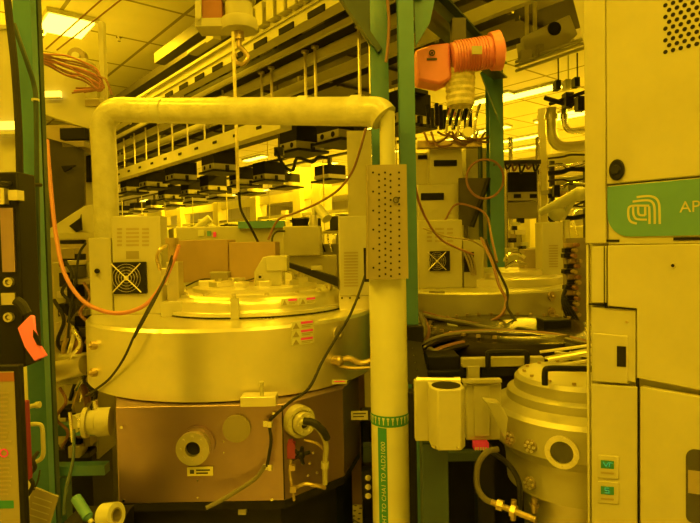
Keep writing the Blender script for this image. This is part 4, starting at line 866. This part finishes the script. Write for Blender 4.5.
# dark floor level bits between
single('floor_duct', MB().box(L(Vector((P(400, 480, 2.9).x, P(400, 480, 2.9).y, .35)), .35, .0), (1.1, .25, .70), CY), 'black', 'black low duct in the shadow behind stand and white duct', 'duct', bev=.01)
r = root('green_crossbar', 'green crossbar with three dark bolts low behind the white duct', 'bar', P(392, 480, 2.5))
obj('bar', MB().px(363, 446, 425, 462, 2.5, .06), 'green_dark', r); obj('bolt_plate', MB().px(362, 470, 376, 500, 2.45, .05), 'black', r)
for k in range(3): q = P(368, 476+k*9, 2.45); obj('bolt', MB().cyl(q, q-FW*.02, .014, n=10), 'chrome', r)
c = P(420, 480, 2.55); obj('leg', MB().box((c.x, c.y, .33), (.05, .05, .66), CY), 'green_dark', r)
# ================================================================ right cabinet (face runs along the aisle direction)
XCB = P(605, 200, 1.42).x
def cf(px, py, o=0): return hitX(px, py, XCB-o)
yL = cf(588, 250).y; zT = 2.75; yR = -1.6
cb = root('tool_cabinet', 'large cream equipment cabinet with green stripe filling the right side', 'cabinet', (XCB+.45, (yL+yR)/2, 0))
CD = .9
obj('body', MB().box((XCB+.012+CD/2, (yL+yR)/2, zT/2), (CD, yL-yR, zT)), 'cream', cb, bev=.004)
def panel(name, pts, th=.010, m='cream', o=0, bev=.002, parent=None, label=None):
    mb = MB().prism([cf(x, y, o+th) for x, y in pts], Vector((th+.002, 0, 0))); return obj(name, mb, m, parent or cb, label=label, bev=bev)
def yz(y, z, o=0): return Vector((XCB-o, y, z))
y605 = cf(606, 200, .015).y; y607 = cf(607, 200).y
zsT = cf(607, 186.5).z; zb1 = cf(607, 237).z
# frame strip at far end
def rect(name, ya, yb, za, zb, th, m='cream', bev=.003, o=0, parent=None, label=None):
    mb = MB().box((XCB-o-th/2+.001, (ya+yb)/2, (za+zb)/2), (th+.002, abs(ya-yb), abs(za-zb))); return obj(name, mb, m, parent or cb, bev=bev, label=label)
zE = cf(598, 243.5).z; rect('edge_post', yL, y605+.0006, zE, zT, .016); rect('edge_strip', yL, cf(590.5, 300).y, 0, zE-.002, .012)
up = rect('upper_door', y605-.0006, yR, zsT+.004, zT, .014)
mb = MB()
pit_y = (cf(665, 50).y-cf(672.5, 50).y); pit_z = .0212
yy0 = cf(665.5, 50, .014).y; zz0 = cf(665.5, 52, .014).z
for j in range(26):
    for i in range(26):
        y = yy0-i*pit_y-(pit_y/2 if j % 2 else 0); z_ = zz0+j*pit_z*.62
        a = Vector((XCB-.0142, y, z_)); mb.cyl(a, a-Vector((.0006, 0, 0)), .0050, n=8)
obj('ventilation_holes', mb, 'hole', up)
kc = cf(617.5, 170, .014); mb = MB()
ov = lambda rx, rz: [kc+Vector((0, rx*math.cos(t), rz*math.sin(t))) for t in [2*PI*i/28 for i in range(28)]]
o = obj('door_lock', MB().prism(ov(.019, .026), Vector((-.008, 0, 0))), 'black', up, bev=.003); obj('lock_knob', MB().cyl(kc-Vector((.008, 0, 0)), kc-Vector((.016, 0, 0)), .012, .010, n=20), 'rubber', o)
# green stripe
ys = y605-.003; zs1 = zsT-.002; zs0 = zb1; rr = .055
pts = [yz(ys, zs1), yz(yR, zs1), yz(yR, zs0)]
for k in range(9): t = PI/2*k/8; pts.append(yz(ys-rr+rr*math.sin(-t+0)*-1*-1, 0) if 0 else yz(ys-rr-rr*0+(-0)+rr*math.sin(t), zs0+rr-rr*math.cos(t)))
mb = MB().prism([p-Vector((.014, 0, 0)) for p in pts], Vector((.016, 0, 0)))
band = obj('green_stripe', mb, 'logo_green', cb, label='green name stripe')
rect('stripe_backing', y605-.002, yR, zs0-.02, zs1+.003, .010)
# emblem drawn as nested lines
def lp(x, y): return cf(560+x/3.993, 120+y/3.993, .0146)
def stroke(mb, pts, w):
    q = [lp(*p) for p in pts]; w3 = w
    out = []
    e = [q[0]*2-q[1]]+q+[q[-1]*2-q[-2]]
    for i in range(1, len(e)-2):
        for j in range(5):
            t = j/5; a, b, c, d = e[i-1], e[i], e[i+1], e[i+2]; out.append(.5*((2*b)+(c-a)*t+(2*a-5*b+4*c-d)*t*t+(3*b-a-3*c+d)*t**3))
    out.append(q[-1])
    l = []; r = []
    for i, p in enumerate(out):
        t = (out[min(i+1, len(out)-1)]-out[max(0, i-1)]).normalized(); s = Vector((0, -t.z, t.y))*w3; l.append(p+s); r.append(p-s)
    for i in range(len(out)-1): mb.prism([l[i], l[i+1], r[i+1], r[i]], Vector((.001, 0, 0)))
mb = MB(); W = .0025
stroke(mb, [(306, 308), (340, 304), (365, 305), (385, 315), (395, 335), (397, 365), (398, 415)], W)
stroke(mb, [(290, 326), (330, 321), (358, 322), (372, 333), (377, 350), (378, 380), (378, 415)], W)
stroke(mb, [(357, 415), (357, 380), (356, 345)], W)
stroke(mb, [(356, 342), (300, 342), (280, 345), (273, 356), (273, 385), (282, 405), (306, 414)], W)
stroke(mb, [(292, 344), (292, 370), (296, 385), (308, 396), (346, 398)], W)
stroke(mb, [(312, 344), (312, 368), (318, 379), (340, 381)], W)
stroke(mb, [(340, 344), (340, 381)], W)
obj('emblem', mb, 'cream', band)
mb = MB(); text_mb(mb, 'AP', cf(679.5, 212.5, .0148), (0, -1, 0), (0, 0, 1), .036, .0); obj('lettering', mb, 'cream', band)
mb = MB().prism([cf(604, 239.5, .002), cf(621, 239.5, .002), cf(621, 242, .002), cf(604, 242, .002)], Vector((-.010, 0, 0))).prism([cf(675, 237.5, .002), cf(706, 237, .002), cf(706, 240, .002), cf(675, 240.5, .002)], Vector((-.010, 0, 0)))
obj('slot', mb, 'hole', cb)
# middle panels
panel('small_panel', [(591.5, 246), (606, 246), (606, 303), (591.5, 303)], .012)
mb = MB().prism([cf(591, 303, .001), cf(607, 304, .001), cf(607, 306, .001), cf(591, 304.5, .001)], Vector((-.012, 0, 0))).prism([cf(606, 246, .001), cf(607, 246, .001), cf(607, 305, .001), cf(606, 305, .001)], Vector((-.012, 0, 0)))
mb.prism([cf(607, 306, .001), cf(637, 308.2, .001), cf(637, 309.2, .001), cf(607, 307.4, .001)], Vector((-.012, 0, 0))); obj('seam', mb, 'hole', cb)
yR2 = yR
mp = panel('middle_panel', [(607.5, 245.5), (607.5, 306), (636.5, 308.5), (636.5, 378), (760, 402), (760, 243)], .014)
a = cf(673, 265.5, .014); o = obj('key_hole', MB().ring(a, (-1, 0, 0), .0065, .004, .002, 16), 'steel', mp); obj('hole_centre', MB().cyl(a, a-Vector((.001, 0, 0)), .004, n=12), 'hole', o)
lpn = panel('inner_panel', [(591.5, 306), (635.5, 310), (635.5, 383), (591.5, 372)], .008)
sm = panel('slot_panel', [(592.5, 333), (627.5, 336), (627.5, 384), (592.5, 381)], .011)
pn = MB().prism([cf(617, 346, .0112), cf(626, 346.6, .0112), cf(626, 367, .0112), cf(617, 366.5, .0112)], Vector((-.001, 0, 0))); obj('dark_slot', pn, 'hole', sm)
a = cf(627, 322, .008); obj('screw', MB().cyl(a, a-Vector((.003, 0, 0)), .0035, n=8), 'brass', lpn)
pl = panel('lower_left_panel', [(591.5, 384), (637, 387), (637, 640), (591.5, 620)], .010)
mb = MB().prism([cf(637.2, 378, .001), cf(639.2, 378, .001), cf(639.2, 640, .001), cf(637.2, 640, .001)], Vector((-.006, 0, 0))); obj('seam', mb, 'hole', cb)
dr = panel('lower_door', [(640, 386.5), (760, 407), (760, 760), (640, 650)], .016)
wp = []
for (x, y, sx, sy) in ((693, 459, -1, -1), (770, 468, 1, -1), (770, 520, 1, 1), (693, 515, -1, 1)):
    for k in range(5): t = PI/2*k/4; 
    wp.append((x, y))
cen = [(694, 457), (740, 463), (740, 525), (694, 515)]; rad = 8; out = []
for (x, y), a0 in zip(cen, (PI, 1.5*PI, 0, .5*PI)):
    for k in range(6): t = a0+PI/2*k/5; out.append(cf(x+rad*math.cos(t), y+rad*math.sin(t), .0162))
o = obj('door_window', MB().prism(out, Vector((-.001, 0, 0))), 'glass', dr); mb = MB().prism([cf(688, 470, .0175), cf(745, 476, .0175), cf(745, 500, .0175), cf(688, 493, .0175)], Vector((.0008, 0, 0))); obj('window_bar', mb, 'taupe', o)
for k, (y0, y1) in enumerate(((455, 478), (481, 503))):
    g = panel('gauge', [(597.5, y0), (618.5, y0+1.5), (618.5, y1+1.5), (597.5, y1)], .014, 'cream2', parent=cb, label='%s small gauge with green lit display' % ('upper', 'lower')[k])
    obj('display', MB().prism([cf(601, y0+5, .0142), cf(614, y0+6, .0142), cf(614, y0+14, .0142), cf(601, y0+13, .0142)], Vector((-.001, 0, 0))), 'tape_green', g)
    mb = MB()
    segs = [[(603, 7), (606, 11.5)], [(606, 11.5), (608.5, 7.5)], [(609.5, 8), (612.5, 8.2)], [(609.5, 8), (609.5, 12)]] if k == 0 else [[(605, 7), (609, 7.3)], [(605, 7), (605, 9.3)], [(605, 9.3), (609, 9.6)], [(609, 9.6), (609, 12)], [(605, 11.8), (609, 12.2)]]
    for (xa, ya), (xb, yb) in segs: mb.cyl(cf(xa, y0+ya, .0155), cf(xb, y0+yb, .0155), .0013, n=6)
    obj('digits', mb, 'lcd', g)
    obj('keys', MB().prism([cf(601, y0+16.5, .0142), cf(614, y0+17.5, .0142), cf(614, y0+19.5, .0142), cf(601, y0+18.5, .0142)], Vector((-.001, 0, 0))), 'taupe', g)
mb = MB().prism([hitX(x, y, XCB+.12) for x, y in ((568, -20), (592, -20), (592, 60), (586, 54), (579, 22))], Vector((.05, 0, 0))); obj('corner_cowl', mb, 'cream', cb, label='rounded top corner')
# ================================================================ far left
d = 3.3
r = root('upper_cabinet', 'tall cream cabinet with stepped underside behind the left green post', 'cabinet', on_top(P(75, 240, 3.2), 0))
mb = MB().prism([P(36, 58, 3.2), P(86, 58, 3.2), P(86, 98, 3.2), P(104, 98, 3.2), P(104, 132, 3.2), P(84, 128, 3.2), P(60, 120, 3.2), P(36, 112, 3.2)], FW*.14); obj('upper_body', mb, 'cream', r, bev=.005)
obj('side_column', MB().px(99, 22, 104, 98, 3.25, .04), 'cream', r); obj('label_plate', MB().px(85, 100, 99, 106, 3.19, .006), 'taupe', r)
mb = MB(); pbox(mb, 84, 108, 129, 3.3, .12, 0); obj('right_column', mb, 'cream2', r, bev=.004)
mb = MB().px(60, 128, 85, 139, 3.15, .05); mb.prism([P(86, 156, 3.29), P(90, 155, 3.29), P(93, 162, 3.29), P(93, 182, 3.29), P(86, 182, 3.29)], FW*.008); obj('dark_opening', mb, 'hole', r)
mb = MB(); pbox(mb, 40, 84, 125, 3.5, .2, 0); obj('back_plate', mb, 'taupe', r)
obj('inner_plate', MB().prism([P(47, 138, 3.1), P(72, 145, 3.1), P(84, 150, 3.15), P(84, 205, 3.15), P(60, 222, 3.1), P(50, 228, 3.1)], FW*.02), 'ducts', r, label='dark grey slanted plate')
obj('shelf', MB().px(45, 142, 84, 147, 3.12, .2), 'tan', r); obj('dark_wedge', MB().prism([P(61, 166, 3.08), P(75, 165, 3.08), P(64, 172, 3.08)], FW*.02), 'hole', r)
obj('gusset', MB().prism([P(50, 228, 3.05), P(84, 206, 3.1), P(96, 204, 3.1), P(96, 238, 3.05), P(50, 238, 3.05)], FW*.12), 'cream2', r, bev=.004)
mb = MB().prism([P(69, 226, 3.04), P(80, 218, 3.04), P(81, 214, 3.04), P(82, 230, 3.04), P(76, 232, 3.04)], FW*.006); mb.px(60, 240, 82, 244, 3.03, .05); obj('dark_marks', mb, 'hole', r)
mb = MB(); pbox(mb, 54, 98, 233, 3.04, .25, None, 239); obj('ledge', mb, 'cream', r)
r = root('side_equipment', 'cluttered cream equipment stack between left green post and big chamber', 'machine', on_top(P(70, 400, 3.0), 0))
mb = MB(); pbox(mb, 52, 92, 262, 3.0, .22, .45); obj('body', mb, 'cream2', r, bev=.005); mb = MB(); pbox(mb, 50, 92, 450, 2.95, .25, 0); obj('base', mb, 'black', r)
rd = random.Random(21); ms = [MB(), MB(), MB(), MB()]
for k in range(34):
    x = rd.uniform(52, 82); y = 248+k*6.2; w = rd.uniform(7, 22); h = rd.uniform(5, 14); obj('module', MB().px(x, y, min(90, x+w), y+h, 2.92+rd.uniform(-.06, .04), .1), ('taupe', 'hole', 'steel', 'ducts', 'rubber')[k % 5], r, bev=.002)
for k in range(4):
    mb = MB().tube([P(54+6*k, 300+10*k, 2.9), P(64+5*k, 320+8*k, 2.85), P(58+6*k, 345+8*k, 2.85), P(78+3*k, 365+12*k, 2.88), P(70+3*k, 400+12*k, 2.9)], .010+.003*k, 8); obj('hose', mb, ['rubber', 'brass', 'chrome', 'copper'][k], r)
mb = MB().cyl(P(54, 372, 2.75), P(86, 365, 2.7), .05, n=16); obj('grey_pipe', mb, 'steel', r); obj('cream_block', MB().px(57, 355, 88, 385, 2.8, .08), 'cream', r, bev=.01)
single('crossbar_stand', MB().px(46, 425, 100, 436, 2.75, .06).px(52, 466, 105, 476, 2.7, .06).px(60, 476, 68, 620, 2.72, .06), 'green', 'green low frame between left post and big chamber', 'frame')
r = root('small_wheel', 'small cream wheel in front of the green low frame', 'wheel', P(76, 440, 2.5)); obj('head', MB().cyl(P(86, 420, 2.55), P(74, 424, 2.5), .04, n=18), 'cream2', r); obj('rod', MB().cyl(P(70, 412, 2.48), P(73, 442, 2.48), .008, n=8), 'chrome', r)  # a small wheel on a rod, not a pump
# reddish cable harness
r = root('cable_harness', 'reddish cable harness draped over the upper left cabinet', 'cable', P(75, 90, 3.1))
rd = random.Random(4)
for k in range(11):
    pts = [(34, 53+k*.8, 2.6), (48, 55+k*1.1+rd.uniform(-1, 1), 2.9), (66, 58+k*1.7+rd.uniform(-3, 3), 3.05), (84, 63+k*1.8+rd.uniform(-3, 3), 3.1), (98, 71+k*2, 3.12), (101+rd.uniform(-2, 3), 88, 3.12), (92-k*2, 90+rd.uniform(-3, 3), 3.12)]
    obj('cable', MB().tube([P(*q) for q in pts], .0055, 7, 5), 'copper' if k % 3 else 'hose_orange', r)
obj('loose_end', MB().tube([P(98, 76, 3.12), P(106, 80, 3.1), P(112, 95, 3.1)], .006, 7), 'copper', r)
r = root('cable_reel', 'round cable reel on top of the upper left cabinet', 'reel', P(80, 66, 3.25)); a = P(80, 59, 3.3); obj('reel_ring', MB().ring(a, -FW, .05, .022, .05), 'taupe', r); obj('reel_hub', MB().cyl(a-FW*.01, a-FW*.06, .022, n=16), 'white', r)
for k, (a, b) in enumerate((((46, 49), (108, 0)), ((57, 50), (128, 0)))):
    single('conduit', MB().cyl(P(a[0], a[1], 3.6), P(b[0], b[1]-6, 2.9), .0045, n=8), 'copper', '%s thin brown conduit crossing the ceiling tiles at top left' % ('left', 'right')[k], 'conduit')
q = hitZ(119, 39, H-.03); single('sprinkler', MB().cyl(q-UP*.03, q+UP*.03, .022, n=10).cyl(q+UP*.02, q+UP*.03, .04, n=12), 'chrome', 'small chrome ceiling fitting on the ceiling tiles', 'fitting')
# white panel behind far left
r = root('clean_panel', 'glossy cream partition panel at the far left edge', 'panel', on_top(P(5, 300, 2.6), 0))
mb = MB(); pbox(mb, -60, 35, 28, 2.6, .05, 0); obj('sheet', mb, 'cream', r); mb = MB(); pbox(mb, -60, 35, 25, 2.59, .07, None, 29); mb.use(0); obj('top_rail', mb, 'cream2', r)
r = root('panel_reflection', 'bright glowing strip imitating a reflection on the partition at the far left', 'lamp', P(10, 130, 2.5)); obj('glow_strip', MB().px(-12, 121, 20, 129, 2.56, .02), 'reflection_glow', r, bev=.006); obj('bracket', MB().px(-6, 131, 20, 134, 2.54, .05), 'white', r)  # added glow strip and bracket imitate glare on the partition, no lamp
r = root('cabinet_reflection', 'small glowing strip imitating a reflection left above the dark slot of the upper cabinet', 'lamp', P(51, 95, 3.1)); obj('glow_strip', MB().px(43, 91, 60, 97, 3.17, .02), 'reflection_glow', r)  # added glow and bracket imitate a reflection on the cabinet, no lamp
obj('bracket', MB().px(43, 97, 60, 98, 3.17, .02), 'white', r)
# long orange hose
cable('orange_hose', 'long orange hose hanging in a loop from the left post to the valve block', [(47, 140, 2.45), (51, 190, 2.4), (56, 235, 2.35), (64, 272, 2.3), (80, 298, 2.27), (100, 310, 2.25), (122, 313, 2.24), (145, 305, 2.26), (162, 285, 2.3), (173, 262, 2.38), (179, 246, 2.48)], .0085, 'hose_orange', 'hose')
cable('black_cable', 'black cable running from the valve block down over the round vessel to the left valve', [(172, 256, 2.46), (164, 280, 2.3), (150, 305, 2.15), (136, 332, 2.1), (124, 358, 2.12), (110, 378, 2.2), (95, 390, 2.28), (86, 396, 2.35)], .0048, 'rubber')
cable('black_cable', 'second black cable beside it from the valve block to the vessel rim', [(176, 250, 2.46), (168, 272, 2.3), (157, 296, 2.18), (143, 322, 2.1), (134, 338, 2.1)], .0042, 'rubber')
cable('thin_cable', 'thin dark cable hanging between left green post and narrow cabinet', [(86, 243, 2.7), (79, 255, 2.7), (75, 285, 2.7), (70, 310, 2.7), (68, 338, 2.7)], .006, 'rubber')
cable('red_cable', 'thin red brown cable running up beside the perforated plate', [(366, 128, 2.6), (360, 150, 2.6), (352, 172, 2.6), (338, 190, 2.7), (318, 203, 2.8), (295, 213, 2.9), (278, 220, 3.0), (268, 240, 3.0)], .006, 'copper')
cable('orange_lead', 'short orange cable hanging between the paired green posts', [(387, -5, 2.5), (389, 20, 2.5), (388, 45, 2.5), (386, 62, 2.5)], .007, 'copper')
# conduits on left post
cable('black_conduit', 'thick black conduit left of the left green post', [(7, -5, 1.5), (10, 25, 1.5), (14, 60, 1.5), (17, 100, 1.5), (19, 140, 1.5), (20, 185, 1.5)], .0095, 'rubber', 'conduit', n=10)
cable('grey_cable', 'dark cable bending over the face of the left green post', [(14, 24, 1.54), (20, 42, 1.54), (28, 65, 1.55), (34, 85, 1.57), (36, 105, 1.57), (37, 180, 1.57), (39, 300, 1.57)], .0065, 'green_dark')
single('cable_tie', MB().ring(P(35.5, 101, 1.57), UP, .010, .006, .006, 12), 'white', 'pale tie holding the cable on the left green post', 'tie')
cable('thick_black_hose', 'fat black hose beside the black connector panel', [(23, 190, 1.45), (24.5, 215, 1.45), (24.5, 250, 1.45), (23, 272, 1.45), (19, 285, 1.45)], .013, 'rubber', 'hose', n=12)
r = root('connector_panel', 'black connector panel with grey inlays at the far left edge', 'panel', on_top(P(6, 370, 1.4), 0))  # a connector panel on a stand, not a whole cabinet
mb = MB(); pbox(mb, -40, 17, 172, 1.4, .08, None, 368); obj('panel_body', mb, 'black', r, bev=.004)
mb = MB(); pbox(mb, -30, 12, 368, 1.43, .04, 0); obj('stand', mb, 'ducts', r)
obj('grey_inlay', MB().px(1, 208, 14, 272, 1.395, .01), 'steel_dark', r); obj('grey_inlay', MB().px(1, 293, 15, 305, 1.395, .01), 'steel', r)
for y in (282, 317): a = P(10, y, 1.40); obj('round_connector', MB().ring(a, -FW, .012, .007, .010, 16).cyl(a, a-FW*.006, .005, n=10), 'steel', r)
obj('top_connectors', MB().px(-8, 188, 4, 204, 1.38, .03).px(8, 190, 17, 200, 1.38, .03), 'alu', r)
cable('tie_cable', 'thin dark cable crossing from connector panel to the green post', [(0, 183, 1.35), (20, 184, 1.45), (41, 185, 1.55)], .005, 'rubber')
r = root('orange_tag', 'fluorescent orange strap tag hanging at the left green post', 'tag', P(34, 362, 1.35))
obj('strap', MB().prism([P(17, 328, 1.37), P(30, 315, 1.37), P(34, 316, 1.37), P(35, 330, 1.36), (P(40, 345, 1.36)), P(47, 356, 1.36), P(34, 361.5, 1.36), P(24, 347, 1.36)], FW*.008), 'tag_orange', r, bev=.003)
obj('dark_core', MB().prism([P(33, 330, 1.355), P(38, 337, 1.355), P(41, 346, 1.355), P(37, 345, 1.355), P(33, 337, 1.355)], FW*.004), 'black', r)
obj('hanging_strap', MB().tube([P(16, 300, 1.38), P(22, 305, 1.38), P(27, 314, 1.38)], .012, 8), 'rubber', r)
# notice board
r = root('notice_board', 'black framed notice with red header at the lower left corner', 'notice', on_top(P(0, 600, 1.25), .35))
c = 1.25
mb = MB(); pbox(mb, -50, 19, 366, c, .02, .35); obj('frame', mb, 'black', r, bev=.003)
mb = MB(); pbox(mb, -46, 14, 372, c-.001, .004, None, 560); sh = obj('sheet', mb, 'paper', r)
obj('red_header', MB().px(-46, 373, 14, 382, c-.002, .002), 'dull_red', sh)
mb = MB(); rd = random.Random(5)
for k in range(24): 
    if 11 < k < 15: continue
    mb.px(-44, 393+k*4.4, 12-rd.uniform(0, 5), 394.5+k*4.4, c-.002, .002)
obj('text_lines', mb, 'taupe', sh); a = P(4, 453, c-.002); obj('red_circle', MB().ring(a, -FW, .010, .007, .001), 'red', sh); obj('green_footer', MB().px(-46, 501, 14, 509, c-.002, .002), 'tape_green', sh)
mb = MB(); pbox(mb, -30, -10, 520, c+.022, .03, 0); obj('stand', mb, 'ducts', r)
single('magenta_plate', MB().px(17, 401, 27, 482, 1.33, .02), 'magenta', 'dark magenta plate between the notice and the left green post', 'plate', bev=.003)
r = root('wire_handle', 'beige bent wire handle in front of the left green post', 'handle', P(35, 462, 1.42)); obj('wire', MB().tube([P(25, 425, 1.44), P(37, 424, 1.42), P(42, 427, 1.42), P(43, 440, 1.42), P(43, 455, 1.42), P(38, 461, 1.42), P(30, 463, 1.43)], .0055, 8), 'cream2', r)
obj('peg', MB().cyl(P(25, 407, 1.44), P(38, 405, 1.5), .006, n=8).cyl(P(36, 405, 1.5), P(40, 404.6, 1.5), .009, n=10), 'cream', r)
cable('black_ties', 'tangle of thin black ties below the beige wire handle', [(38, 452, 1.4), (33, 460, 1.38), (35, 468, 1.38), (29, 476, 1.38), (33, 484, 1.38), (28, 495, 1.38)], .005, 'rubber', 'tie')
r = root('paper_tag', 'tilted cream paper tag at the bottom left beside the notice', 'tag', P(40, 523, 1.4)); mb = MB().prism([P(33, 487, 1.40), P(58, 497, 1.40), P(50, 523, 1.40), P(22, 523, 1.40)], FW*.006).use(1)
for k in range(4): mb.prism([P(34-k*1.6, 496+k*6, 1.399), P(52-k*1.6, 502+k*6, 1.399), P(52-k*1.6, 503+k*6, 1.399), P(34-k*1.6, 497+k*6, 1.399)], FW*-.0005)
obj('card', mb, ['paper', 'cream2'], r); obj('string', MB().tube([P(34, 490, 1.4), P(38, 480, 1.41), P(40, 470, 1.42)], .002, 6), 'rubber', r)
single('low_shelf', MB().px(58, 525, 118, 900, 1.84, .2), 'black', 'black low shelf under the tape roll and green bottle', 'shelf')
r = root('tape_roll', 'cream tape roll standing at the lower left edge of the big chamber', 'roll', P(104, 523, 1.85)); a = P(104, 516, 1.9); obj('roll', MB().ring(a, (RT*.9-FW*.3+UP*.2), .042, .024, .055, 28), 'white', r); obj('core', MB().ring(a, (RT*.9-FW*.3+UP*.2), .0245, .020, .056, 28), 'tan', r)
r = root('green_bottle', 'small green bottle lying left of the cream tape roll', 'bottle', P(85, 510, 1.9)); obj('bottle_body', MB().cyl(P(76, 498, 1.95), P(88, 517, 1.90), .018, n=16).cyl(P(88, 517, 1.90), P(90, 520, 1.895), .018, .008, n=16), 'logo_green', r); obj('cap', MB().cyl(P(90, 520, 1.895), P(92, 523, 1.89), .009, n=12), 'white', r)
cable('green_strap', 'thin green wire arching down at the bottom left', [(74, 430, 2.2), (73, 460, 2.1), (66, 490, 2.0), (64, 515, 1.95)], .006, 'green_dark')
# ================================================================ world and view
w = bpy.data.worlds.new('world'); bpy.context.scene.world = w; w.use_nodes = True
w.node_tree.nodes['Background'].inputs[0].default_value = (1, .6, .05, 1); w.node_tree.nodes['Background'].inputs[1].default_value = .3
vs = bpy.context.scene.view_settings; vs.view_transform = 'Standard'; vs.look = 'None'; vs.gamma = 1; vs.exposure = 0.0; vs.use_curve_mapping = False
